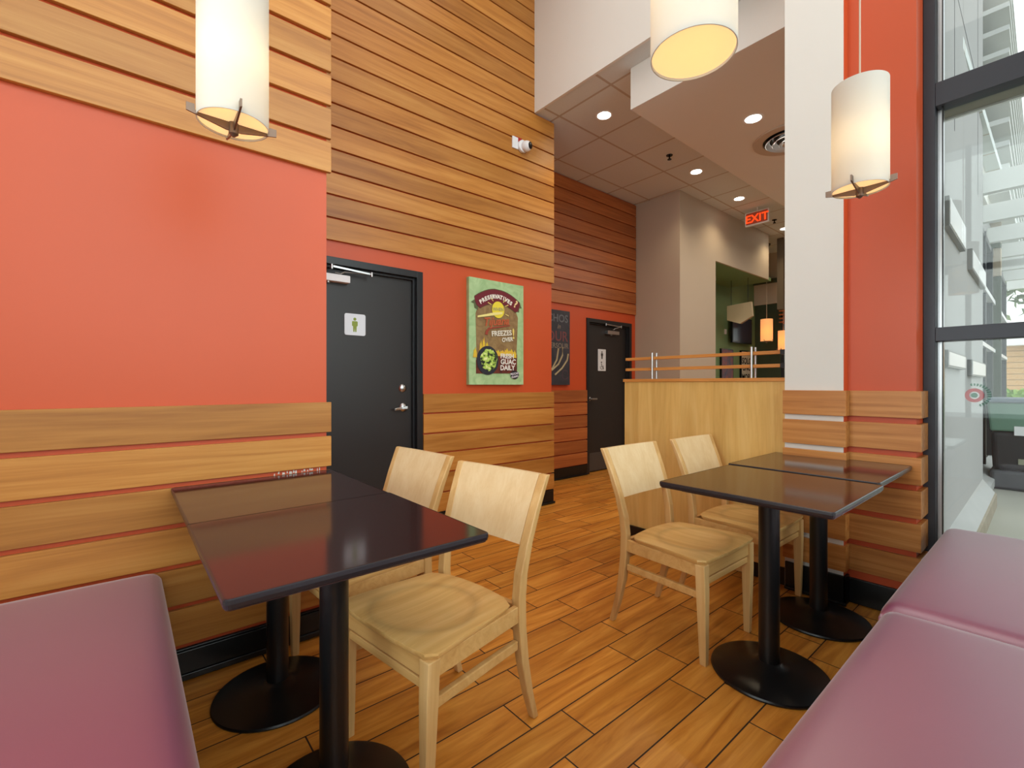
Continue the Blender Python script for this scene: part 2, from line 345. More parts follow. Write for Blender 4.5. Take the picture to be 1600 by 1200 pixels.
# dark louvre strips above the far window
lv = MB()
for z in (2.32, 2.39, 2.46, 2.53, 2.6): lv.box(9.55, 9.6, 2.2, 3.5, z, z+.025)
lv.box(9.6, 9.7, 2.25, 2.3, 2.3, 2.64).box(9.6, 9.7, 3.4, 3.45, 2.3, 2.64)
tag(lv.build('window_louvre', M['plank_red']), 'dark slatted louvre across the top of the far window', 'louvre')

# pillar: white column, orange column recessed beside it
st(MB().box(2.90, 3.13, .75, 1.0318, 0, HZ).build('wall_pillar_white', M['white']))
bpy.data.objects['wall_pillar_white'].name = 'wall_pillar'
oc = MB().box(2.972, 3.13, .469, .7499, 0, HZ)
oc.box(2.903, 2.972, .7492, .7501, 0, HZ)
st(oc.build('wall_pillar', M['orange'], bevel=.004))

# ------------------------------------------------------------------ plank cladding
def planks(x0, x1, yf, z0, n, pitch, h, th=.02, m='plank', split=None):
    b = MB()
    for i in range(n):
        z = z0 + i*pitch
        cuts = [x0, x1]
        if split: cuts = [x0] + [c for c in split(i)] + [x1]
        for a, c in zip(cuts, cuts[1:]):
            b.box(a, c - (.0008 if c != x1 else 0), yf, yf+th, z, z+h)
    return b
P = .1585; tr = [6]
def trim(b, m, bevel=.0015):
    o = b.build('trim_%d' % tr[0], m, bevel=bevel, seg=1); tr[0] += 1; return st(o)
trim(planks(-1.58, .751, 2.211, 1.075-.139-5*P, 6, P, .139), M['plank'])
trim(planks(-1.58, .751, 2.211, 2.150, 18, .157, .139), M['plank'])
trim(planks(1.792, 3.222, 3.201, 1.082-.146-5*P, 6, P, .146), M['plank'])
trim(planks(.737, 3.222, 3.201, 2.140, 10, .1565, .144), M['plank'])
trim(planks(.737, 2.982, 3.201, 2.140+.1565*10, 8, .1565, .144), M['plank'])
trim(planks(3.207, 4.556, 3.931, 1.082-.146-5*P, 6, P, .146), M['plank_red'])
trim(planks(3.207, 5.605, 3.931, 2.140, 10, .1565, .144), M['plank_red'])
pw = MB(); po = MB()
for i in range(6):
    z = 1.125 - .133 - i*.1625
    pw.box(2.879, 2.8998, .735, 1.036, z, z+.133)
    pw.box(2.8998, 2.9485, .735, .7488, z, z+.133)
    po.box(2.951, 2.9718, .448, .748, z, z+.133)
    po.box(2.9718, 3.128, .448, .4685, z, z+.133)
trim(pw, M['plank_y']); trim(po, M['plank_y'])

# baseboards
def bb(name, *bxs):
    b = MB()
    for x in bxs: b.box(*x)
    return st(b.build(name, M['blackbase'], bevel=.003))
bb('baseboard_left', (-1.58, .748, 2.214, 2.2315, .005, .125), (-1.58, .752, 2.200, 2.214, .005, .03), (-1.58, .75, 2.2055, 2.214, .03, .118))
bb('baseboard_middle', (1.792, 3.218, 3.204, 3.2215, .004, .138), (1.792, 3.228, 3.19, 3.204, .004, .022))
bb('baseboard_back', (3.23, 4.556, 3.933, 3.9515, .004, .135), (3.23, 4.556, 3.918, 3.933, .004, .02))
bb('baseboard_pillar', (2.884, 2.8995, .736, 1.026, .004, .155), (2.955, 2.9715, .47, .7485, .004, .135), (2.87, 2.884, .732, 1.026, .004, .02), (2.884, 2.95, .736, .7485, .004, .155))

# chipped plaster in the third gap beside the left table
ch = MB()
for i in range(26):
    x = .50 + i*.0088 + random.uniform(-.002, .002); w = random.uniform(.003, .010); z = .757 + random.uniform(0, .006)
    if random.random() < .25: continue
    ch.prism([(x, z), (x+w, z+random.uniform(0, .002)), (x+w*.8, z+random.uniform(.007, .014)), (x+.001, z+random.uniform(.006, .013))], 2.2305, 2.2325, 'y')
st(ch.build('trim_%d' % tr[0], M['plaster']))

# ------------------------------------------------------------------ doors
def door(idx, x0, x1, ztop, yw, cut=None, thick=.05):
    """frame face yw-.015, leaf recessed"""
    f = MB(); fw = .05
    f.box(x0, x0+fw, yw-.014, yw+.10, 0, ztop).box(x1-fw, x1, yw-.014, yw+.10, 0, ztop).box(x0+fw, x1-fw, yw-.014, yw+.10, ztop-fw, ztop)
    s = .018
    f.box(x0+fw, x0+fw+s, yw+.02, yw+.045, 0, ztop-fw).box(x1-fw-s, x1-fw, yw+.02, yw+.045, 0, ztop-fw).box(x0+fw+s, x1-fw-s, yw+.02, yw+.045, ztop-fw-s, ztop-fw)
    leaf = MB().box(x0+fw+.003, x1-fw-.003, yw+.048, yw+.09, .008, ztop-fw-.003).build('door_%d' % idx, M['doorleaf'])
    st(leaf); f.build('door_frame', M['doorframe'], leaf, bevel=.002)
    return leaf
d1 = door(1, .80, 1.79, 2.028, 3.222)
yl = 3.27
def lathe_y(prof, c, n=28):   # axis along -Y
    Mx = Matrix.Translation(c) @ Matrix.Rotation(R(90), 4, 'X')
    return MB().lathe(prof, n=n, M=Mx)
lathe_y([(.001, .0), (.031, .0), (.032, .004), (.026, .012), (.018, .016), (.001, .018)], (1.648, yl, 1.128)).build('deadbolt', M['steel'], d1, smooth=True)
h1 = lathe_y([(.001, 0), (.032, 0), (.034, .005), (.026, .014), (.013, .02), (.011, .045), (.001, .046)], (1.654, yl, .981)).build('door_handle', M['steel'], d1, smooth=True)
MB().loft([[(1.664-.105*t, yl-.05+.012*math.sin(math.pi*t)+a*.007, .981-.012*t+b*(.011-.003*t)) for a, b in ((-1,-1),(1,-1),(1,1),(-1,1))] for t in (0, .2, .4, .6, .8, 1)]).build('lever', M['steel'], h1, bevel=.003)
def closer(par, xa, xb, z0, z1, y, dir_, arm):
    c = MB().box(xa, xb, y-.055, y, z0, z1).build('door_closer', M['wplastic'] if par is d1 else M['steel'], par, bevel=.004)
    xm = xa + (xb-xa)*.4
    MB().lathe([(.012, -.012), (.014, 0)], (xm, y-.03, z0), n=16).build('pivot', M['steel'], c)
    a = MB()
    (p0, p1, p2) = arm
    a.loft([[(p0[0], p0[1]+dy, p0[2]+dz) for dy, dz in ((-.002,-.006),(.002,-.006),(.002,.006),(-.002,.006))], [(p1[0], p1[1]+dy, p1[2]+dz) for dy, dz in ((-.002,-.006),(.002,-.006),(.002,.006),(-.002,.006))]])
    a.tube([p1, ((p1[0]*.25+p2[0]*.75), p2[1], p2[2]+.012), ((p1[0]*.15+p2[0]*.85), p2[1], p2[2]-.004), p2], .0045, 8)
    a.lathe([(.008, -.018), (.008, .014)], p1, n=12)
    a.lathe([(.009, -.02), (.009, .012)], p0, n=12)
    a.build('closer_arm', M['steel'], c)
closer(d1, .98, 1.223, 1.865, 1.915, yl, 1, ((1.09, yl-.07, 1.962), (1.372, yl-.07, 1.945), (1.12, yl-.05, 1.925)))
# restroom sign on door 1 : rounded plate with a standing figure
def rrect(x0, x1, z0, z1, r, n=5):
    pts = []
    for cx, cz, a in ((x1-r, z0+r, -90), (x1-r, z1-r, 0), (x0+r, z1-r, 90), (x0+r, z0+r, 180)):
        for k in range(n+1):
            t = R(a + 90*k/n); pts.append((cx+r*math.cos(t), cz+r*math.sin(t)))
    return pts
def figure(b, cx, z0, h, y0, y1):
    w = h*.30
    b.prism([(cx+h*.105*math.cos(t), z0+h*.885+h*.105*math.sin(t)) for t in [2*math.pi*i/16 for i in range(16)]], y0, y1, 'y')
    b.prism([(cx-w*.5, z0+h*.74), (cx+w*.5, z0+h*.74), (cx+w*.66, z0+h*.70), (cx+w*.66, z0+h*.42), (cx+w*.48, z0+h*.40), (cx+w*.42, z0+h*.36), (cx+w*.36, z0), (cx+w*.08, z0), (cx, z0+h*.3), (cx-w*.08, z0), (cx-w*.36, z0), (cx-w*.42, z0+h*.36), (cx-w*.48, z0+h*.40), (cx-w*.66, z0+h*.42), (cx-w*.66, z0+h*.70)], y0, y1, 'y')
sg = MB().prism(rrect(1.199, 1.352, 1.507, 1.661, .014), yl-.007, yl-.0005, 'y').build('restroom_sign', M['signwhite'], bevel=.001)
tag(sg, 'square white restroom sign with olive standing figure on the nearer black door', 'sign')
fb = MB(); figure(fb, 1.273, 1.532, .103, yl-.0085, yl-.0065); fb.build('figure', M['signgreen'], sg)

d2 = door(2, 4.558, 5.513, 2.01, 3.952)
y2 = 4.0
closer(d2, 4.99, 5.24, 1.83, 1.88, y2, 1, ((4.93, y2-.07, 1.955), (5.26, y2-.07, 1.945), (5.10, y2-.05, 1.90)))
h2 = lathe_y([(.001, 0), (.03, 0), (.03, .008), (.012, .02), (.012, .045), (.001, .046)], (4.67, y2, .965)).build('door_handle', M['steel'], d2, smooth=True)
MB().box(4.665, 4.77, y2-.058, y2-.044, .955, .975).build('lever', M['steel'], h2, bevel=.003)
MB().box(4.63, 5.44, y2-.003, y2-.0005, .02, .255).build('kick_plate', paint('grey_kick_plate', srgb(92, 92, 94), .35, .05, 4, .02, metal=.5), d2)
sg2 = MB().prism(rrect(4.845, 5.005, 1.335, 1.625, .006), y2-.006, y2-.0005, 'y').build('accessible_restroom_sign', M['signwhite'])
tag(sg2, 'tall pale sign with standing figure and wheelchair symbol on the farther black door', 'sign')
fb = MB(); figure(fb, 4.925, 1.495, .105, y2-.0075, y2-.0055)
wc = (4.92, 1.40); ringo = []
for i in range(20):
    a0, a1 = R(-200+i*12.5), R(-200+(i+1)*12.5)
    fb.prism([(wc[0]+r*math.cos(a), wc[1]-.012+r*math.sin(a)) for r, a in ((.027, a0), (.034, a0), (.034, a1), (.027, a1))], y2-.0075, y2-.0055, 'y')
fb.prism([(wc[0]-.012, wc[1]+.034), (wc[0]-.002, wc[1]+.036), (wc[0]+.004, wc[1]-.006), (wc[0]+.03, wc[1]-.006), (wc[0]+.044, wc[1]-.042), (wc[0]+.034, wc[1]-.045), (wc[0]+.022, wc[1]-.016), (wc[0]-.006, wc[1]-.014)], y2-.0075, y2-.0055, 'y')
fb.prism([(wc[0]-.006+.011*math.cos(t), wc[1]+.05+.011*math.sin(t)) for t in [2*math.pi*i/12 for i in range(12)]], y2-.0075, y2-.0055, 'y')
fb.build('symbols', M['signgrey'], sg2)

# ------------------------------------------------------------------ lettering
def letters(name, items, mat, parent, plane, thick=.0006):
    """items: (string, u, v, size, rot_deg, shear, weight, align); plane: Matrix mapping text xy to the wall"""
    bm = bmesh.new()
    for s, u, v, size, rot, shear, wt, al in items:
        cu = bpy.data.curves.new('t', 'FONT'); cu.body = s; cu.size = size; cu.shear = shear; cu.offset = wt; cu.extrude = thick
        cu.align_x = al; cu.resolution_u = 3
        ob = bpy.data.objects.new('t', cu); COL.objects.link(ob)
        me = bpy.data.meshes.new_from_object(ob.evaluated_get(bpy.context.evaluated_depsgraph_get()))
        me.transform(plane @ Matrix.Translation((u, v, 0)) @ Matrix.Rotation(R(rot), 4, 'Z'))
        bm.from_mesh(me); bpy.data.objects.remove(ob); bpy.data.meshes.remove(me)
    me = bpy.data.meshes.new(name); bm.to_mesh(me); bm.free(); me.materials.append(mat)
    o = bpy.data.objects.new(name, me); COL.objects.link(o); o.parent = parent; return o
def wallplane(x, y, z): return Matrix.Translation((x, y, z)) @ Matrix.Rotation(R(90), 4, 'X')

# ------------------------------------------------------------------ guacamole poster on door wall
def poster_paint(name, c1, c2, scale=9):
    m, ns, ls, b = base(name, c1, .55)
    tc = N(ns, 'ShaderNodeTexCoord'); no = N(ns, 'ShaderNodeTexNoise'); no.inputs['Scale'].default_value = scale; no.inputs['Detail'].default_value = 8; no.inputs['Distortion'].default_value = 1.5
    ls.new(tc.outputs['Object'], no.inputs['Vector']); cr = N(ns, 'ShaderNodeValToRGB'); cr.color_ramp.elements[0].position = .35; cr.color_ramp.elements[1].position = .65
    cr.color_ramp.elements[0].color = c1; cr.color_ramp.elements[1].color = c2; ls.new(no.outputs[0], cr.inputs[0]); ls.new(cr.outputs[0], b.inputs['Base Color']); return m
PX, PZ, PY = 2.205, 1.154, 3.184
post = thing('poster_board', 'green painted poster with lettering about fresh guac on the orange wall', 'poster', (0, 0, 0))
MB().box(PX, PX+.603, PY, 3.2215, PZ, PZ+.9).build('board', poster_paint('sage_poster_paint', srgb(150, 184, 130), srgb(176, 204, 152)), post, bevel=.001)
pp = lambda pts: [(PX+a, PZ+b) for a, b in pts]
pl = [0]
def flat(name, pts, mat, order, par=post):
    y = PY - .0012*order
    return MB().prism(pp(pts), y-.001, y+.0008 if order == 1 else y, 'y').build(name, mat, par)
flat('brown_panel', [(.067,.60),(.075,.30),(.071,.13),(.525,.13),(.52,.30),(.535,.60),(.50,.68),(.30,.74),(.10,.68)], poster_paint('kraft_brown_paint', srgb(128,98,60), srgb(150,122,78), 14), 1)
flat('maroon_panel', [(.071,.094),(.30,.098),(.522,.10),(.524,.27),(.30,.265),(.07,.21)], poster_paint('maroon_paint', srgb(70,24,22), srgb(120,48,28), 12), 2)
flame_paint = poster_paint('yellow_flame_paint', srgb(214,196,40), srgb(222,170,60), 30)
for i, (a, b_, w, hh) in enumerate([(.06,.25,.04,.07),(.12,.31,.03,.07),(.15,.33,.03,.08),(.185,.32,.03,.05),(.30,.27,.06,.035),(.35,.275,.06,.03),(.40,.275,.06,.05),(.45,.27,.07,.05),(.49,.26,.05,.05)]):
    MB().prism(pp([(a-w*.5, b_-.02), (a+w*.5, b_-.02), (a+w*.42, b_+hh*.3), (a+w*.1, b_+hh*.95), (a-w*.1, b_+hh*.5), (a-w*.3, b_+hh*.7)]), PY-.0045-.0001*i, PY-.002, 'y').build('flame', flame_paint, post)
def arc(pts_out, pts_in): return pts_out + pts_in[::-1]
flat('banner_tails', [(.017,.69),(.054,.715),(.09,.70),(.09,.63),(.054,.645),(.05,.68)], paint('olive_tail', srgb(88,96,62), .6), 2)
flat('banner_tails', [(.58,.693),(.556,.735),(.52,.72),(.51,.66),(.548,.652),(.55,.69)], paint('olive_tail2', srgb(88,96,62), .6), 2)
for k, (rr_, col, o_) in enumerate(((.0, srgb(84,66,40), 3), (.008, srgb(108,24,38), 4))):
    outer = []; inner = []
    for i in range(15):
        t = i/14; x = .052+.505*t; q = (t-.5)*2
        outer.append((x, .745+.088*(1-q*q)-rr_ + (.0 if t < .5 else -.004)))
        x2 = .112+.39*t; inner.append((x2, .645+.058*(1-q*q)+rr_*.6))
    flat('banner', outer + [(.548, .70), (.53, .66)] + inner[::-1] + [(.075, .67), (.06, .70)], paint('banner_paint_%d' % k, col, .6), o_)
lp = wallplane(PX, PY-.0068, PZ)
word = 'PRESERVATIVES'; its = []
for i, c in enumerate(word):
    t = i/12; x = .126+.315*t
    its.append((c, x, .750-2.0*(x-.30)**2, .047, math.degrees(math.atan(-4.0*(x-.30))), 0, .0022, 'CENTER'))
letters('lettering_preservatives', its, paint('cream_white_letter', srgb(238,234,222), .6), post, lp)
letters('question_mark', [('?', .49, .695, .092, -28, 0, .003, 'CENTER')], paint('cream_yellow_letter', srgb(232,208,150), .6), post, lp)
flat('sun', [(.305+.068*math.cos(t), .652+.072*math.sin(t)) for t in [2*math.pi*i/28 for i in range(28)]], paint('sun_yellow', srgb(232,212,60), .6), 5)
ray_paint = paint('ray_cream', srgb(226,206,120), .6)
for a in (25, 155, -20, 50, 130):
    c, s_ = math.cos(R(a)), math.sin(R(a))
    MB().prism(pp([(.305+c*.085-s_*.003, .652+s_*.09+c*.003), (.305+c*.085+s_*.003, .652+s_*.09-c*.003), (.305+c*.125+s_*.004, .652+s_*.125-c*.004), (.305+c*.125-s_*.004, .652+s_*.125+c*.004)]), PY-.0075, PY-.006, 'y').build('sun_ray', ray_paint, post)
lq = wallplane(PX, PY-.0082, PZ)
letters('lettering_when', [('WHEN', .305, .643, .040, 3, 0, .0008, 'CENTER')], paint('pale_tan_letter', srgb(168,160,110), .6), post, lq)
flat('letter_crossbar', [(.081,.566),(.20,.588),(.35,.618),(.352,.638),(.24,.620),(.12,.590),(.083,.582)], paint('cross_cream', srgb(236,222,140), .6), 7)
letters('lettering_tijuana', [('T\u0131juana', .142, .500, .098, 7, .35, .0026, 'LEFT')], paint('brick_red_letter', srgb(184,88,52), .6), post, lq)
flat('underline', [(.22,.478),(.44,.522),(.438,.530),(.20,.490),(.17,.462),(.16,.43),(.19,.425),(.195,.455)], paint('underline_red', srgb(150,62,44), .6), 6)
letters('lettering_freezes_over', [('FREEZES', .232, .418, .062, 6, 0, .0016, 'LEFT'), ('OVER', .347, .374, .05, 8, 0, .0014, 'LEFT')], paint('off_white_letter', srgb(228,222,206), .6), post, lq)
letters('exclamation_mark', [('!', .478, .412, .125, 2, 0, .003, 'CENTER')], paint('exclaim_yellow', srgb(222,198,110), .6), post, lq)
letters('lettering_fresh_guac_daily', [('FRESH', .328, .232, .056, 1, 0, .0018, 'LEFT'), ('GUAC', .33, .180, .062, 1, 0, .0018, 'LEFT'), ('DAILY', .326, .128, .060, 1, 0, .0018, 'LEFT')], paint('white_letter_b', srgb(234,230,222), .6), post, lq)
flat('bowl', [(.192+.116*math.cos(t), .208+.124*math.sin(t)) for t in [2*math.pi*i/36 for i in range(36)]], paint('slate_bowl_paint', srgb(38,40,52), .6), 5)
gm, ns, ls, b = base('guacamole_paint', srgb(160,190,70), .6)
tc = N(ns, 'ShaderNodeTexCoord'); vo = N(ns, 'ShaderNodeTexNoise'); vo.inputs['Scale'].default_value = 28; vo.inputs['Detail'].default_value = 4; ls.new(tc.outputs['Object'], vo.inputs['Vector'])
cr = N(ns, 'ShaderNodeValToRGB'); cr.color_ramp.interpolation = 'CONSTANT'; e = cr.color_ramp.elements; e[0].color = srgb(24,30,18); e[1].position = .43; e[1].color = srgb(96,130,44)
k = e.new(.48); k.color = srgb(176,206,92); k = e.new(.6); k.color = srgb(224,232,160)
ls.new(vo.outputs[0], cr.inputs[0]); ls.new(cr.outputs[0], b.inputs['Base Color'])
flat('guacamole', [(.203+(.088+.006*math.sin(5*t))*math.cos(t), .213+(.094+.005*math.sin(7*t))*math.sin(t)) for t in [2*math.pi*i/36 for i in range(36)]], gm, 6)
flat('badge', [(.493+.05*math.cos(t), .088+.038*math.sin(t)) for t in [2*math.pi*i/24 for i in range(24)]], paint('badge_black', srgb(30,22,30), .6), 6)
letters('badge_lettering', [('MUCHO', .494, .09, .027, 8, 0, .0009, 'CENTER'), ('GUAPO', .496, .064, .024, 8, 0, .0009, 'CENTER')], paint('badge_white', srgb(220,212,220), .6), post, lq)

# second (chalkboard) poster in the recess, its left part hidden behind the wall corner
QX, QZ, QY = 3.61, 1.148, 3.915
p2 = thing('poster_board', 'dark chalkboard poster with chalk drawing partly hidden past the wall corner', 'poster')
MB().box(QX, QX+.603, QY, 3.9515, QZ, QZ+.9).build('board', poster_paint('slate_board_paint', srgb(40,42,52), srgb(58,58,68), 6), p2, bevel=.001)
l2 = wallplane(QX, QY-.001, QZ)
letters('chalk_lettering', [('NACHOS', .57, .76, .13, 0, 0, .002, 'RIGHT')], paint('faded_blue_chalk', srgb(104,110,118), .7), p2, l2)
grey_chalk = paint('grey_chalk', srgb(128,120,110), .7)
letters('chalk_lettering', [('VERSOUR', .575, .445, .085, 0, 0, .0014, 'RIGHT')], grey_chalk, p2, l2)
letters('chalk_lettering', [('in', .38, .68, .08, 0, .3, .001, 'LEFT')], grey_chalk, p2, l2)
letters('chalk_lettering', [('OUR', .565, .53, .17, 0, 0, .002, 'RIGHT')], paint('faded_red_chalk', srgb(118,72,76), .7), p2, l2)
hd = MB()
for pts in ([(.40,.44),(.37,.30),(.30,.20),(.22,.14)], [(.47,.46),(.47,.36),(.40,.25),(.28,.17)], [(.57,.38),(.55,.30),(.46,.20),(.34,.12)]):
    hd.tube([(QX+a, QY-.001, QZ+b_) for a, b_ in pts], .011, 8)
hd.build('drawn_stalks', paint('chalk_tan', srgb(176,164,130), .7), p2)
cir = MB()
for i in range(18):
    a0, a1 = 2*math.pi*i/20, 2*math.pi*(i+1)/20
    cir.prism([(QX+.52+r*math.cos(a), QZ+.125+r*math.sin(a)) for r, a in ((.05, a0), (.056, a0), (.056, a1), (.05, a1))], QY-.002, QY, 'y')
cir.build('drawn_circle', paint('chalk_plum', srgb(96,72,84), .7), p2)

# ------------------------------------------------------------------ half-height partition with rail
pt = thing('partition', 'half height maple veneer partition with black base and two wooden rails on top', 'partition')
MB().box(2.932, 3.05, 1.0325, 2.160, .10, 1.176).build('panel', M['veneer'], pt, bevel=.001)
MB().box(2.922, 3.06, 1.038, 2.168, 1.176, 1.197).build('cap', M['cap'], pt, bevel=.002)
MB().box(2.915, 3.065, 1.034, 2.178, .003, .10).build('base', M['blackbase'], pt, bevel=.002)
for z in (1.259, 1.338): MB().box(2.955, 2.995, 1.075, 2.168, z, z+.02).build('rail', M['cap'], pt, bevel=.001)
MB().box(2.950, 3.0, 1.034, 1.075, 1.254, 1.283).box(2.950, 3.0, 1.034, 1.075, 1.333, 1.362).build('rail_bracket', M['black'], pt)
for y in (1.93, 1.235):
    for x in (2.9475, 3.0025): MB().lathe([(.0075, 0), (.0075, .19)], (x, y, 1.197), n=14).build('rail_post', M['steel'], pt, smooth=True)

# ------------------------------------------------------------------ cafe tables
def make_table(name, label, loc, group):
    t = thing(name, label, 'table', loc, 0, group)
    w = .302
    top = MB().prism(rrect(-w, w, -w, w, .012, 4), .7385, .762, 'z').build('table_top', M['table'], t)
    # rubber edge strip just outside the laminate, chamfered underneath
    e = MB()
    prof = [(0, .7625), (.0025, .7622), (.0045, .760), (.005, .752), (.003, .743), (.0, .740)]
    rings = []
    base_pts = rrect(-w, w, -w, w, .012, 4); n = len(base_pts)
    for o_, z in prof:
        k = (w+o_)/w; rings.append([(x*k, y*k, z) for x, y in base_pts])
    e.loft(rings, cap=False)
    e.build('edge_band', M['tedge'], t)
    MB().box(-.24, .24, -.24, .24, .722, .7385).build('underside', M['black'], t)
    MB().box(-.13, .13, -.03, .03, .708, .722).box(-.03, .03, -.13, .13, .708, .722).lathe([(.05, .690), (.05, .722)]).build('spider_plate', M['blackmetal'], t)
    MB().lathe([(.038, .03), (.038, .69)], n=36).build('column', M['blackmetal'], t, smooth=True)
    MB().lathe([(.213, .002), (.215, .008), (.212, .014), (.19, .021), (.12, .032), (.075, .040), (.052, .047), (.044, .053), (.040, .055)], n=64).build('base', M['blackmetal'], t, smooth=True)
    return t
gt = 'square cafe tables on black pedestals'
TL = (.448, 1.297)
t0 = make_table('cafe_table', 'dark square table between the left plum bench end and the nearest pale chair', (TL[0], TL[1], 0), gt)
dup(t0, (.450, 1.9135, -.0035), 0, 'dark square table pushed against the slatted wall beside the nearer door', gt)
dup(t0, (1.988, .765, 0), 0, 'dark square table in front of the right bench, nearer of the pair', gt)
dup(t0, (2.635, .785, .0), 0, 'dark square table tucked against the striped pillar, farther of the pair', gt)

# ------------------------------------------------------------------ chairs
def make_chair(label, loc, rz, group):
    c = thing('dining_chair', label, 'chair', loc, rz, group)
    # seat: solid scooped slab, front at +y
    nx, ny = 16, 14; top = []; bot = []
    bm = bmesh.new()
    def hw(t):   # half width along depth, t 0 rear .. 1 front
        w = .200 + (.243-.200)*min(1, t*1.05)
        if t > .93: w -= .024*((t-.93)/.07)**2
        if t < .10: w -= .05*((.10-t)/.10)**2
        return w
    def yy(t, s): # rear edge curved
        y = -.19 + .39*t
        return y - .014*(1-t)*(1-s*s) + .012*t*(1-s*s)
    grid = {}
    for j in range(ny+1):
        t = j/ny
        for i in range(nx+1):
            s = -1+2*i/nx; x = hw(t)*s; y = yy(t, s)
            r_ = math.sqrt((x/.19)**2+((y-.0)/.17)**2)
            dz = -.013*max(0, 1-r_**2)
            edge = max(abs(s)**10, (2*t-1)**12)
            grid[j, i, 0] = bm.verts.new((x, y, .443 - (.004 if t < .5 else 0)*(1-2*t) + dz - .004*edge))
            grid[j, i, 1] = bm.verts.new((x*.965, y*.965, .417))
    for j in range(ny):
        for i in range(nx):
            bm.faces.new([grid[j,i,0], grid[j,i+1,0], grid[j+1,i+1,0], grid[j+1,i,0]])
            bm.faces.new([grid[j,i,1], grid[j+1,i,1], grid[j+1,i+1,1], grid[j,i+1,1]])
    rim = [(0,i) for i in range(nx)] + [(j,nx) for j in range(ny)] + [(ny,i) for i in range(nx,0,-1)] + [(j,0) for j in range(ny,0,-1)]
    mid = {}
    for j, i in rim:
        p = grid[j,i,0].co; mid[j,i] = bm.verts.new((p.x*1.004, p.y*1.004, .432))
    for a, b_ in zip(rim, rim[1:]+rim[:1]):
        bm.faces.new([grid[a[0],a[1],0], mid[a], mid[b_], grid[b_[0],b_[1],0]])
        bm.faces.new([mid[a], grid[a[0],a[1],1], grid[b_[0],b_[1],1], mid[b_]])
    k = MB(); k.bm.free(); k.bm = bm
    k.build('seat', M['maple_seat'], c, smooth=True)
    # posts (rear legs running up): y profile, x profile, depth, width
    prof = [(0, -.293, .208, .024, .028), (.10, -.262, .208, .029, .031), (.22, -.235, .209, .034, .034), (.34, -.220, .210, .036, .036),
            (.44, -.217, .211, .036, .036), (.52, -.224, .213, .034, .036), (.62, -.248, .218, .029, .036), (.72, -.282, .224, .025, .036), (.80, -.314, .229, .022, .036), (.842, -.332, .232, .021, .036)]
    for sgn in (-1, 1):
        rings = []
        for z, y, x, d, w in prof:
            rings.append([(sgn*(x), y-d/2, z), (sgn*(x), y+d/2, z), (sgn*(x-w), y+d/2-(.0 if z < .6 else .0), z), (sgn*(x-w), y-d/2, z)])
        MB().loft(rings).build('rear_leg', M['maple_leg'], c, bevel=.004)
    # curved back panel set flush between posts
    rings = []
    n = 12
    for z, y, x, d, w in ((.612, -.246, .2175, .029, .036), (.66, -.262, .220, .027, .036), (.72, -.282, .224, .025, .036), (.80, -.314, .229, .022, .036), (.842, -.332, .232, .021, .036)):
        front = []; back = []
        for i in range(n+1):
            s = -1+2*i/n; xx_ = (x-w+.0005)*s; cv = .007*(1-s*s)
            front.append((xx_, y+d/2-.0008-cv, z)); back.append((xx_, y+d/2-.016-cv, z))
        rings.append(front + back[::-1])
    MB().loft(rings).build('backrest', M['maple'], c, smooth=True)
    for sgn in (-1, 1):
        MB().loft([[(sgn*(.205+a), .182+b_, 0) for a, b_ in ((-.014,-.014),(.012,-.014),(.012,.014),(-.014,.014))],
                   [(sgn*(.212+a), .180+b_, .30) for a, b_ in ((-.02,-.021),(.018,-.021),(.018,.02),(-.02,.02))],
                   [(sgn*(.214+a), .178+b_, .4165) for a, b_ in ((-.022,-.022),(.02,-.022),(.02,.02),(-.022,.02))]]).build('front_leg', M['maple_leg'], c, bevel=.003)
        # side apron and side stretcher
        def bar(z0, z1, xr, xf, w, yr=-.205, yf=.165):
            return MB().loft([[(sgn*(xr-w), yr, z0), (sgn*xr, yr, z0), (sgn*xr, yr, z1), (sgn*(xr-w), yr, z1)], [(sgn*(xf-w), yf, z0), (sgn*xf, yf, z0), (sgn*xf, yf, z1), (sgn*(xf-w), yf, z1)]])
        bar(.362, .4165, .203, .226, .02).build('apron', M['maple_x'], c, bevel=.002)
        bar(.270, .300, .200, .219, .02).build('stretcher', M['maple_x'], c, bevel=.003)
    MB().box(-.195, .195, .170, .190, .362, .4165).build('apron', M['maple_x'], c, bevel=.002)
    MB().box(-.178, .178, -.225, -.205, .362, .4165).build('apron', M['maple_x'], c, bevel=.002)
    MB().box(-.195, .195, .168, .186, .325, .352).build('stretcher', M['maple_x'], c, bevel=.003)
    MB().box(-.178, .178, -.226, -.208, .325, .352).build('stretcher', M['maple_x'], c, bevel=.003)
    return c
gc = 'pale maple dining chairs at the cafe tables'
# facing -Y (rz 180) at the right tables, facing -X (rz 90) at the left tables
c0 = make_chair('pale maple chair at the nearer right table, left of its round black base', (2.045, 1.142, 0), R(180), gc)
dup(c0, (2.640, 1.125, 0), R(180), 'pale maple chair at the farther right table, closest to the pillar', gc)
dup(c0, (.783, 1.345, 0), R(98.5), 'pale maple chair nearest the camera at the left table', gc)
dup(c0, (.765, 1.935, 0), R(94.5), 'pale maple chair nearer the black door, behind the left table', gc)

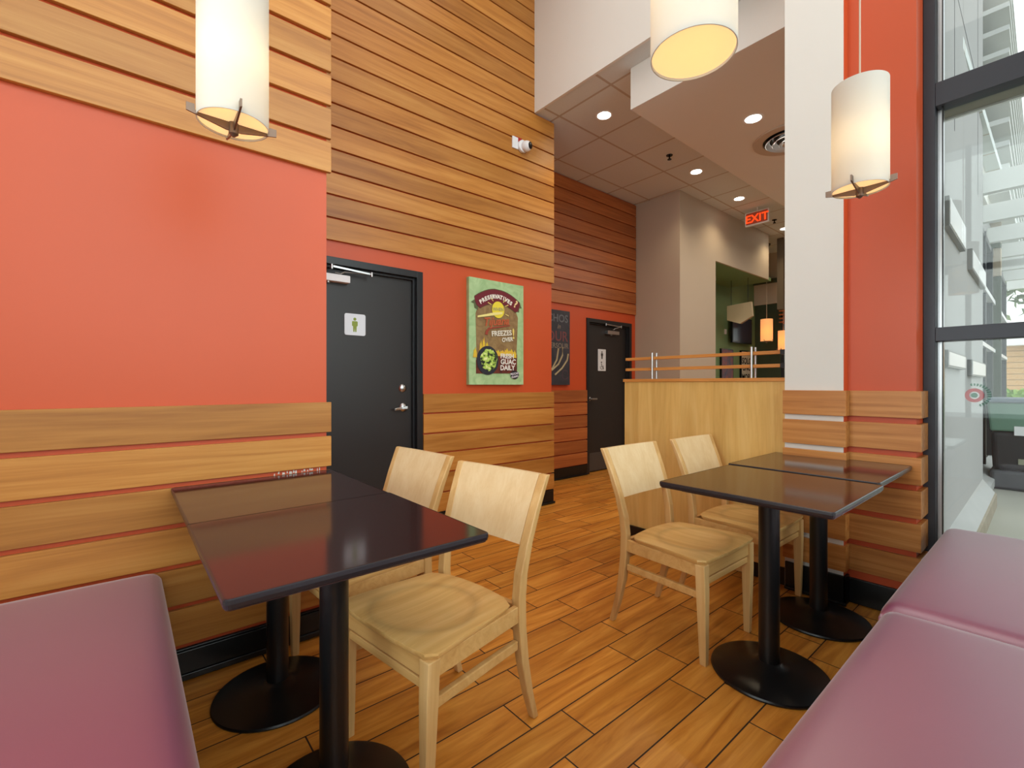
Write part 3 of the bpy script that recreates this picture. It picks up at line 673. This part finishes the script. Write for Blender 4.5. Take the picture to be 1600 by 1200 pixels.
# ------------------------------------------------------------------ benches
def cushion(x0, x1, y0, y1, z0, zr, crown, name, par, nx=28, ny=28, r=.045):
    bm = bmesh.new(); g = {}
    def edge(t, L):   # rounded shoulder profile at both ends
        d = min(t, 1-t)*L
        return 1.0 if d >= r else math.sqrt(max(0, 1-(1-d/r)**2))
    ts = [0, .004, .012, .025, .045, .08, .14, .22, .32, .42, .5]; ts = ts + [1-t for t in ts[-2::-1]]
    n = len(ts)
    for j, tv in enumerate(ts):
        for i, tu in enumerate(ts):
            x = x0+(x1-x0)*tu; y = y0+(y1-y0)*tv
            e = min(edge(tu, x1-x0), 1)*min(edge(tv, y1-y0), 1)
            z = zr - r + r*e + crown*math.sin(math.pi*tu)**.6*math.sin(math.pi*tv)**.6 if 0 < tu < 1 and 0 < tv < 1 else zr - r
            g[j, i] = bm.verts.new((x, y, z))
    for j in range(n-1):
        for i in range(n-1): bm.faces.new([g[j,i], g[j,i+1], g[j+1,i+1], g[j+1,i]])
    rim = [(0,i) for i in range(n-1)] + [(j,n-1) for j in range(n-1)] + [(n-1,i) for i in range(n-1,0,-1)] + [(j,0) for j in range(n-1,0,-1)]
    low = {a: bm.verts.new((g[a].co.x, g[a].co.y, z0)) for a in rim}
    for a, b_ in zip(rim, rim[1:]+rim[:1]): bm.faces.new([g[a], low[a], low[b_], g[b_]])
    bm.faces.new([low[a] for a in rim[::-1]])
    k = MB(); k.bm.free(); k.bm = bm
    return k.build(name, M['vinyl'], par, smooth=True)
bL = thing('banquette_bench', 'plum vinyl bench in the left corner against the slatted wall', 'bench')
MB().box(-.42, .07, .82, 2.19, .004, .36).build('bench_base', M['black'], bL, bevel=.004)
cushion(-.47, .115, .75, 2.205, .362, .462, .012, 'seat_cushion', bL)
bR = thing('banquette_bench', 'plum vinyl bench of two cushions along the right side beneath the window', 'bench')
MB().box(.5, 3.10, -.48, .33, .004, .36).build('bench_base', M['black'], bR, bevel=.004)
cu_ = cushion(.42, 1.850, -.52, .372, .362, .462, .022, 'seat_cushion', bR)
cushion(1.852, 3.118, -.52, .385, .362, .462, .022, 'seat_cushion', bR)
# piping along the joint
MB().tube([(1.851, -.48, .448), (1.851, -.1, .452), (1.851, .25, .450), (1.851, .35, .445), (1.851, .372, .42)], .004, 8).build('piping', M['vinyl'], cu_, smooth=True)

# ------------------------------------------------------------------ pendant lamps
def pendant(label, loc, group, rot=0, arms=True, h=.41, r=.093, top=HZ, mat=None):
    t = thing('pendant_lamp', label, 'lamp', loc, rot, group)
    s = MB()
    s.lathe([(r, 0), (r, h), (r-.0025, h), (r-.0025, 0), (r, 0)], n=64, close=False)
    s.build('lamp_shade', mat or M['shade'], t, smooth=True)
    MB().lathe([(r-.003, .006), (r-.003, .010), (.001, .010)], n=64, close=False).lathe([(r-.003, .006), (.001, .006)], n=64, close=False).build('diffuser', M['shade_in'], t)
    if arms:
        a = MB()
        for k in (0, 1):
            Mx = Matrix.Rotation(R(90*k), 4, 'Z')
            a.prism([(-.116, .004), (-.116, .026), (-.096, .026), (-.095, .010), (0, .010), (.095, .010), (.096, .026), (.116, .026), (.116, .004), (.02, -.018), (-.02, -.018)], -.0025, .0025, 'y', Mx)
        arm_ = a.build('cross_arm', M['bronze'], t)
        MB().lathe([(.004, -.034), (.008, -.030), (.013, -.026), (.013, .012), (.004, .012)], n=20).build('finial', M['bronze'], arm_, smooth=True)
    MB().lathe([(.003, h-.02), (.003, top-loc[2]-.02)], n=8).lathe([(.0018, h-.02), (.0018, top-loc[2]-.02)], (.007, 0, 0), n=8).build('cord', M['cord'], t)
    MB().lathe([(.06, top-loc[2]-.03), (.065, top-loc[2]-.002), (.001, top-loc[2]-.001)], n=24).build('ceiling_canopy', M['bronze'], t, smooth=True)
    # hub carrying the shade
    MB().box(-r+.003, r-.003, -.002, .002, h-.03, h-.024).box(-.002, .002, -r+.003, r-.003, h-.03, h-.024).build('spider', M['bronze'], t)
    l = bpy.data.lights.new('bulb', 'POINT'); l.energy = 1.6; l.color = (1, .72, .38); l.shadow_soft_size = .03
    o = bpy.data.objects.new('bulb', l); COL.objects.link(o); o.parent = t; o.location = (0, 0, h*.45)
    return t
gl = 'white cylinder pendant lamps'
pendant('white cylinder pendant lamp with bronze cross arm over the left table', (.253, 1.585, 1.926), gl)
pendant('white cylinder pendant lamp with bronze cross arm hanging before the orange pillar', (2.228, .522, 1.926), gl)
pendant('white cylinder pendant lamp without cross arm at the top, seen from underneath', (1.0, .548, 1.912), gl, arms=False)
gf = 'amber pendant lamps in the far room'
pendant('amber glowing pendant lamp in the far room, left and higher of two', (9.0, 3.505, 1.94), gf, h=.40, r=.10, top=3.71, mat=M['shade_far'])
pendant('amber glowing pendant lamp in the far room close to the window', (9.33, 3.345, 1.79), gf, h=.35, r=.085, top=3.71, mat=M['shade_far'])

# ------------------------------------------------------------------ security camera
sc = thing('security_camera', 'white dome security camera with black lens on the upper slatted wall', 'camera')
MB().box(2.683, 2.748, 3.188, 3.2005, 3.285, 3.39).build('mounting_plate', M['wplastic'], sc, bevel=.002)
MB().box(2.72, 2.80, 3.193, 3.2008, 3.30, 3.40).build('backing_patch', paint('red_tape', srgb(170, 40, 36), .6), sc)
lathe_y([(.001, 0), (.052, 0), (.056, .006), (.055, .028), (.035, .034), (.001, .034)], (2.80, 3.2, 3.325)).build('camera_base', M['wplastic'], sc, smooth=True)
Mx = Matrix.Translation((2.812, 3.145, 3.318)) @ Matrix.Rotation(R(95), 4, 'X') @ Matrix.Rotation(R(18), 4, 'Y')
ball = MB(); ball.lathe([(.048*math.sin(t), .048*-math.cos(t)) for t in [.05+i*(2.5)/12 for i in range(13)]], M=Mx, n=28); ball = ball.build('camera_ball', M['wplastic'], sc, smooth=True)
MB().lathe([(.030, .036), (.030, .043), (.022, .046), (.001, .044)], M=Mx, n=24).build('lens', M['bplastic'], ball, smooth=True)

# ------------------------------------------------------------------ ceiling fittings
def downlight(x, y, z, label, power=10, ang=80):
    t = thing('downlight', label, 'ceiling light', (x, y, z), 0, 'recessed downlights')
    MB().lathe([(.062, -.001), (.078, -.003), (.080, -.0005)], n=36, close=False).build('trim_ring', M['wplastic'], t, smooth=True)
    MB().lathe([(.001, -.002), (.062, -.002), (.062, -.0012), (.001, -.0012)], n=36).build('lens', M['bulb'], t)
    l = bpy.data.lights.new('downlight_beam', 'SPOT'); l.energy = power; l.color = (1, .80, .52); l.spot_size = R(ang*1.6); l.spot_blend = .8; l.shadow_soft_size = .06
    o = bpy.data.objects.new('downlight_beam', l); COL.objects.link(o); o.parent = t; o.location = (0, 0, -.02)
    return t
downlight(3.507, 2.818, 3.71, 'round recessed downlight in the tile ceiling nearest the security camera', 34)
downlight(5.287, 2.854, 3.71, 'round recessed downlight in the tile ceiling past the sprinkler head', 22)
downlight(6.506, 2.889, 3.71, 'round recessed downlight in the tile ceiling just before the exit sign', 22)
downlight(8.339, 2.969, 3.71, 'round recessed downlight in the tile ceiling, farthest, half hidden by the pillar', 22)
downlight(4.039, 1.678, 3.376, 'round recessed downlight in the lowered soffit beside the round vent', 40)
def sprinkler(x, y, label):
    s = thing('sprinkler_head', label, 'sprinkler', (x, y, 3.71), 0, 'sprinkler heads')
    MB().lathe([(.034, -.006), (.036, -.0005)], n=24).build('escutcheon', M['bplastic'], s, smooth=True)
    MB().lathe([(.009, -.045), (.009, -.006)], n=12).build('body', M['bplastic'], s)
    MB().lathe([(.022, -.05), (.022, -.045)], n=16).build('deflector', M['bplastic'], s)
sprinkler(4.673, 2.839, 'small black sprinkler head between the two nearest tile ceiling downlights')
sprinkler(7.762, 2.909, 'small black sprinkler head just right of the exit sign')
v = thing('air_vent', 'round louvred ceiling vent in the lowered soffit beside the white pillar', 'vent', (4.62, 1.60, 3.376))
MB().lathe([(.30, -.0005), (.298, -.012), (.27, -.018), (.22, -.012), (.215, -.001)], n=48, close=False).build('outer_ring', M['taupe'], v, smooth=True)
MB().lathe([(.001, -.0008), (.215, -.0008)], n=36, close=False).build('throat', M['bplastic'], v)
for r0, z_ in ((.195, -.03), (.14, -.04), (.085, -.05)):
    MB().lathe([(r0, z_), (r0+.004, z_+.004), (r0-.03, z_+.03), (r0-.034, z_+.028), (r0, z_)], n=48, close=False).build('ring_louvre', M['alu'], v, smooth=True)
MB().lathe([(.001, -.06), (.05, -.056), (.06, -.05), (.001, -.045)], n=36).build('centre_disc', M['taupe'], v, smooth=True)

ex = thing('exit_sign', 'red lit exit sign hanging from the tile ceiling', 'sign', (7.02, 2.86, 3.56))
MB().box(-.02, .02, -.165, .165, -.10, .095).build('housing', M['wplastic'], ex, bevel=.004)
MB().box(-.0225, -.0205, -.148, .148, -.082, .082).build('face', paint('pale_translucent_face', srgb(200,90,60), .5), ex)
MB().lathe([(.008, .095), (.008, .15)], n=10).build('stem', M['wplastic'], ex)
pe = Matrix.Translation((-.0235, 0, 0)) @ Matrix.Rotation(R(-90), 4, 'Z') @ Matrix.Rotation(R(90), 4, 'X')
letters('lettering_exit', [('EXIT', 0, -.056, .155, 0, 0, .003, 'CENTER')], emis('red_exit_glow', (1, .06, .01, 1), 1.6), ex, pe)

# spot lamp in the alcove
sl = thing('spot_lamp', 'small silver spot lamp hanging under the green alcove soffit', 'lamp', (7.06, 3.55, 2.943))
MB().lathe([(.05, -.17), (.056, -.165), (.046, -.05), (.02, -.03), (.012, -.001)], n=24).build('housing', M['steel'], sl, smooth=True)
MB().lathe([(.001, -.171), (.048, -.171), (.048, -.172), (.001, -.172)], n=24).build('lens', M['bulb'], sl)
l = bpy.data.lights.new('spot_beam', 'SPOT'); l.energy = 30; l.color = (1, .9, .75); l.spot_size = R(130); l.spot_blend = .6
o = bpy.data.objects.new('spot_beam', l); COL.objects.link(o); o.parent = sl; o.location = (0, 0, -.2)

# hanging faceted acoustic panel
hx = MB().prism([(3.76, 2.26), (3.76, 2.505), (3.36, 2.53), (3.34, 2.29), (3.54, 2.18)], 8.0, 8.06, 'x').build('hanging_panel', paint('beige_felt', srgb(198,180,150), .8)) ;
tag(hx, 'beige five sided panel hanging in the far room before the television', 'panel')
MB().lathe([(.004, 2.52), (.004, 3.708)], (8.03, 3.42, 0), n=8).lathe([(.004, 2.5), (.004, 2.94)], (8.03, 3.70, 0), n=8).build('hanging_rod', M['bplastic'], hx)
# television and small things on the green wall
tv = thing('television', 'black wall mounted television on the green wall of the far room', 'television')
tvh = MB().box(8.52, 9.33, 3.90, 3.94, 1.92, 2.40).build('housing', M['bplastic'], tv, bevel=.004)
MB().box(8.54, 9.31, 3.897, 3.90, 1.95, 2.385).build('screen', paint('dark_blue_screen', srgb(46, 48, 66), .15, .05), tvh)
MB().box(8.8, 9.0, 3.94, 3.9995, 2.05, 2.25).build('wall_bracket', M['black'], tv)
tag(MB().box(8.40, 8.47, 3.985, 3.9995, 2.07, 2.16).build('wall_switch', M['wplastic'], bevel=.002), 'small white switch plate left of the far television', 'switch')
tag(MB().box(9.42, 9.50, 3.985, 3.9995, 2.08, 2.20).build('thermostat', M['wplastic'], bevel=.002), 'small white thermostat box right of the far television', 'thermostat')
fp = thing('framed_poster', 'colourful framed poster on the green wall of the far room, left of two', 'poster')
MB().box(8.23, 8.69, 3.965, 3.9995, 1.10, 1.80).build('frame', M['bplastic'], fp)
MB().box(8.25, 8.67, 3.962, 3.965, 1.12, 1.78).build('artwork', poster_paint('violet_teal_print', srgb(84, 96, 120), srgb(150, 100, 110), 6), fp)
fp = thing('framed_poster', 'cream framed poster with black lettering in the far room behind the rail posts', 'poster')
MB().box(9.02, 9.48, 3.965, 3.9995, 1.10, 1.80).build('frame', M['bplastic'], fp)
MB().box(9.04, 9.46, 3.962, 3.965, 1.12, 1.78).build('artwork', poster_paint('cream_print', srgb(196, 192, 172), srgb(206, 202, 184), 6), fp)
letters('lettering', [('SOLO', .0, .33, .16, 0, 0, .004, 'CENTER'), ('UNO', .0, .20, .16, 0, 0, .004, 'CENTER'), ('MORE', .0, .02, .16, 0, 0, .004, 'CENTER')], M['bplastic'], fp, wallplane(9.25, 3.961, 1.22))

# ------------------------------------------------------------------ storefront windows
XG = 3.15
w1 = st(MB().box(XG+.03, XG+.036, -.5, .40, .10, 4.9).build('window_1', M['glass']))
f = MB()
f.box(XG-.02, XG+.07, .4215, .468, 0, HZ)                 # jamb beside the pillar
f.box(XG-.02, XG+.07, -.56, -.50, 0, HZ)                # corner post
f.box(XG-.02, XG+.07, -.50, .4215, 1.374, 1.443)
f.box(XG-.02, XG+.07, -.50, .4215, 2.555, 2.672)
f.box(XG-.02, XG+.07, -.50, .4215, 0, .10)
f.box(XG-.02, XG+.07, -.50, .4215, 4.9, HZ)
f.build('window_frame', M['frame'], w1, bevel=.002)
MB().box(XG+.04, XG+.07, .398, .4205, .1, 1.373).box(XG+.04, XG+.07, .398, .4205, 1.444, 2.554).box(XG+.04, XG+.07, .398, .4205, 2.673, 4.9).build('glazing_bead', M['alu'], w1)
MB().box(XG+.005, XG+.03, .395, .4, .1, 4.9).build('gasket', M['bplastic'], w1)
w2 = st(MB().box(-1.55, 3.1, -.60, -.594, .52, 4.9).build('window_2', M['glass']))
f = MB()
for x in (-1.6, -.3, .9, 2.1): f.box(x, x+.05, -.64, -.57, .52, HZ)
f.box(-1.6, 3.13, -.64, -.57, 2.555, 2.66).box(-1.6, 3.13, -.64, -.57, .47, .52).box(-1.6, 3.13, -.64, -.57, 4.9, HZ)
f.build('window_frame', M['frame'], w2)
st(MB().box(-1.6, 3.13, -.66, -.57, 0, .47).build('wall_front', M['white']))
# round decal on the glass
dc = MB(); rng = random.Random(3)
def ringarc(b, r0, r1, a0, a1, cy, cz, n=1, x=XG+.0265):
    for i in range(n):
        p, q = R(a0+(a1-a0)*i/n), R(a0+(a1-a0)*(i+1)/n)
        b.prism([(cy-r*math.cos(a), cz+r*math.sin(a)) for r, a in ((r0, p), (r1, p), (r1, q), (r0, q))], x, x+.001, 'x')
cyc, czc = .286, 1.105
def faint(name, col):
    m, ns, ls, b = base(name, col, .5); b.inputs['Alpha'].default_value = .38; return m
wd = MB(); ringarc(wd, .018, .034, 0, 360, cyc, czc, 28)
deco = wd.build('window_decal', faint('faint_red_decal', srgb(220, 90, 100)))
tag(deco, 'faint round red and green logo decal on the window glass', 'decal')
wg = MB()
for k in range(15): ringarc(wg, .046, .058, 20+k*12-90, 27+k*12-90, cyc, czc, 1)
wc_ = MB(); wc_.prism([(cyc-.012*math.cos(t), czc+.012*math.sin(t)) for t in [2*math.pi*i/16 for i in range(16)]], XG+.0265, XG+.0275, 'x')
green_decal = faint('faint_green_decal', srgb(70, 160, 130))
wg.build('decal_lettering', green_decal, deco); wc_.build('decal_centre', green_decal, deco)

# ------------------------------------------------------------------ outdoors
dl = R(1.0); e1 = Vector((math.cos(dl), math.sin(dl), 0)); e2 = Vector((math.sin(dl), -math.cos(dl), 0))
EM = Matrix(((e1.x, e2.x, 0, 3.225), (e1.y, e2.y, 0, .471), (0, 0, 1, 0), (0, 0, 0, 1)))   # a along the facade, b outwards
M['stucco'] = paint('grey_stucco', srgb(166, 166, 166), .8, .04, 4, .5)
M['casing'] = paint('grey_casing', srgb(130, 130, 130), .5, .03)
M['ledge'] = paint('pale_concrete_ledge', srgb(176, 176, 174), .8, .08, 6, .3)
M['kerb'] = paint('stained_concrete_kerb', srgb(150, 140, 122), .85, .25, 8, .3)
M['concrete'] = paint('pale_pavement', srgb(172, 170, 158), .85, .10, 2, .2)
M['pergola'] = paint('white_painted_beam', srgb(226, 228, 226), .6, .03)
M['darkglass'] = paint('dark_tinted_glass', srgb(52, 58, 66), .08, .05, 2, 0, spec=.8)
st(MB().box(-30, 80, -60, -.66, -.06, -.03).box(3.23, 80, -.66, .9, -.06, -.03).box(9.9, 80, .9, 60, -.06, -.03).build('floor_outside', M['concrete']))
bpy.data.objects['floor_outside'].name = 'floor_pavement'
fw_ = MB().box(0, 3.32, -.16, 0, -.03, 6.5, EM).box(3.32, 9.6, -.16, -.15, -.03, 6.5, EM).box(3.32, 9.6, -.15, -.12, 3.07, 3.45, EM)
st(fw_.build('wall_outside', M['stucco']))
# panel joints
jn = MB()
for a in (1.15, 2.8): jn.box(a, a+.012, 0, .002, 2.9, 6.5, EM)
jn.box(0, 3.3, 0, .002, 3.9, 3.915, EM)
st(jn.build('trim_20', M['frame']))
st(MB().prism([(0, .0), (.085, .0), (.085, .10), (0, .22)], 0, 3.3, 'x', EM).build('trim_21', M['ledge']))
st(MB().prism([(.085, -.029), (.10, -.029), (.098, .09), (.085, .10)], 0, 3.3, 'x', EM).build('trim_22', M['kerb']))
st(MB().prism([(-.12, .0), (.03, .0), (.03, .08), (-.12, .16)], 3.34, 9.5, 'x', EM).build('trim_23', M['ledge']))
w4 = st(MB().box(3.34, 9.6, -.145, -.135, .16, 3.06, EM).build('window_4', M['darkglass']))
f = MB()
for a in (3.6, 5.0, 6.1, 7.6, 9.5): f.box(a, a+.07, -.135, -.08, .16, 3.06, EM)
f.box(3.34, 9.6, -.135, -.09, 3.0, 3.07, EM)
f.build('window_frame', M['frame'], w4)
f = MB()
f.box(3.34, 9.6, -.13, -.07, 2.30, 2.36, EM).box(3.34, 9.6, -.13, -.07, 1.61, 1.66, EM).box(6.75, 6.84, -.13, -.07, .16, 2.30, EM)
f.build('window_rail', M['wplastic'], w4)
w6 = st(MB().box(3.34, 11.5, -.148, -.14, 3.45, 6.5, EM).build('window_6', M['darkglass']))
f = MB()
for z in [3.5+.28*k for k in range(11)]: f.box(5.0, 11.5, -.14, .12, z, z+.06, EM)
f.build('window_louvre', M['pergola'], w6)
# long wall fittings on the grey facade
for i, (a0, a1, z0, z1, lab) in enumerate(((.55, 1.45, 1.262, 1.365, 'low long wall light box on the grey outside wall, nearer of two'), (1.93, 3.10, 1.225, 1.355, 'low long wall light box on the grey outside wall, farther of two'),
                                      (.60, 1.45, 2.12, 2.30, 'high long wall light box on the grey outside wall, nearer of two'), (1.93, 3.12, 2.07, 2.235, 'high long wall light box on the grey outside wall, farther of two'))):
    b = thing('wall_light_box', lab, 'wall light', (0, 0, 0), 0, 'light boxes on the grey outside wall')
    MB().box(a0, a1, .001, .03, z0, z1, EM).build('casing', M['casing'], b)
    MB().box(a0+.01, a1-.01, .03, .034, z0+.012, z1-.012, EM).build('lens', M['wplastic'], b)
# pergola
pg = thing('pergola', 'white timber pergola beams reaching out from the grey facade', 'pergola')
for k in range(7):
    a = 3.42 + 1.19*k
    MB().box(a, a+.09, -.118, 2.9, 3.08, 3.28, EM).build('beam', M['pergola'], pg)
MB().box(3.3, 11, 2.7, 2.8, 3.28, 3.45, EM).build('ridge_beam', M['pergola'], pg)
for a in (3.5, 10.6): MB().box(a, a+.12, 2.7, 2.82, -.029, 3.08, EM).build('post', M['pergola'], pg)
cn = MB().box(3.228, 3.53, -3.2, .462, 2.645, 2.70).build('canopy', paint('olive_grey_soffit', srgb(134, 132, 118), .8))
tag(cn, 'thin grey canopy slab outside just above the upper window bar', 'canopy')
MB().box(3.53, 3.55, -3.2, .462, 2.635, 2.71).build('fascia', M['pergola'], cn)
# bin by the wall
bn = thing('rubbish_bin', 'large dark rounded outdoor bin with green upper body and grey lid', 'bin')
BM = EM @ Matrix.Translation((4.35, -.04, -.03))
def bxr(b, x0, x1, y0, y1, z0, z1, k): # slightly flared box
    xm, ym = (x0+x1)/2, (y0+y1)/2
    b.loft([[BM @ Vector(p) for p in ((x0, y0, z0), (x1, y0, z0), (x1, y1, z0), (x0, y1, z0))], [BM @ Vector((xm+(p[0]-xm)*k, ym+(p[1]-ym)*k, z1)) for p in ((x0, y0), (x1, y0), (x1, y1), (x0, y1))]]); return b
bxr(MB(), 0, .7, .03, .93, .0, .22, 1.02).build('skirt', paint('dark_grey_bin_plastic', srgb(72, 74, 78), .45), bn, bevel=.04, seg=4)
bxr(MB(), .02, .68, .05, .92, .22, .66, 1.04).build('body', paint('charcoal_bin_plastic', srgb(42, 43, 48), .45), bn, bevel=.05, seg=4)
bxr(MB(), .0, .7, .03, .94, .66, .98, 1.05).build('tub', paint('green_bin_plastic', srgb(104, 138, 120), .4), bn, bevel=.02)
MB().box(-.04, .74, .0, .98, .98, 1.03, BM).build('lid', paint('blue_grey_lid', srgb(112, 122, 136), .4), bn, bevel=.015)
MB().box(-.012, -.002, .22, .36, .62, .72, BM).build('sticker', M['wplastic'], bn)
MB().box(-.01, .03, .25, .9, .30, .36, BM).build('foot_bar', paint('sand_bar', srgb(150,150,130), .5), bn)
# far building, hedge and tree beyond
fbm = thing('far_building', 'tan slatted building with white balcony beyond the hedge', 'building')
def slat_mat():
    m, ns, ls, b = base('tan_slatted_cladding', srgb(196, 156, 108), .7)
    tc = N(ns, 'ShaderNodeTexCoord'); sp = N(ns, 'ShaderNodeSeparateXYZ'); ls.new(tc.outputs['Object'], sp.inputs[0])
    f = math_n(ns, ls, 'LESS_THAN', math_n(ns, ls, 'PINGPONG', sp.outputs[2], .11), .012)
    mx = N(ns, 'ShaderNodeMix', data_type='RGBA'); mx.inputs[6].default_value = srgb(200, 160, 112); mx.inputs[7].default_value = srgb(140, 104, 68); ls.new(f, mx.inputs[0])
    ls.new(mx.outputs[2], b.inputs['Base Color']); return m
MB().box(26, 30, -14, 1.6, 0, 2.9).build('wall', slat_mat(), fbm)
MB().box(25.4, 26, -.2, 1.5, 2.6, 2.75).box(25.4, 25.45, -.2, 1.5, 2.75, 2.9).build('balcony', M['wplastic'], fbm)
MB().box(25.9, 26, .2, .7, 1.0, 1.5).build('wall_box', M['wplastic'], fbm)
MB().box(25.8, 30, -14, 1.7, 2.9, 3.05).build('roof', M['wplastic'], fbm)
hg = MB(); rng = random.Random(5)
def leafm(name, c1, c2):
    m, ns, ls, b = base(name, c1, .7); geo = N(ns, 'ShaderNodeNewGeometry'); mx = N(ns, 'ShaderNodeMix', data_type='RGBA')
    mx.inputs[6].default_value = c1; mx.inputs[7].default_value = c2; ls.new(geo.outputs['Random Per Island'], mx.inputs[0]); ls.new(mx.outputs[2], b.inputs['Base Color']); return m
def leaf(b, c, s):
    u = Vector((rng.gauss(0,1), rng.gauss(0,1), rng.gauss(0,1))).normalized(); w = u.cross(Vector((rng.gauss(0,1), rng.gauss(0,1), 1))).normalized()
    b.bm.faces.new([b.bm.verts.new(c+p) for p in (u*s, w*s*.45, -u*s, -w*s*.45)])
for i in range(5200):
    leaf(hg, Vector((rng.uniform(17.4, 18), rng.uniform(-4, 1.35), rng.uniform(.05, 1.0))), .09)
hg.box(17.5, 17.9, -4, 1.3, -.02, .9)
tag(hg.build('hedge', leafm('bright_hedge_leaf', srgb(120, 160, 60), srgb(160, 196, 80))), 'low bright green clipped hedge before the tan building', 'hedge')
tr_ = thing('street_tree', 'leafy tree seen beyond the pergola above the tan building', 'tree', (15.2, .2, 0))
MB().tube([(0, 0, -.03), (.05, .02, 1.6), (.0, .1, 3.0), (.2, .2, 4.0)], .07, 10).build('trunk', paint('tree_bark', srgb(110, 96, 80), .9, .2), tr_)
cw = MB()
for i in range(1500):
    p = Vector((rng.gauss(0, .55), rng.gauss(0, .55), rng.gauss(0, .38)))
    leaf(cw, Vector((.1, .1, 3.75)) + p, .13)
cw.build('crown', leafm('tree_leaf', srgb(110, 130, 90), srgb(150, 164, 120)), tr_)
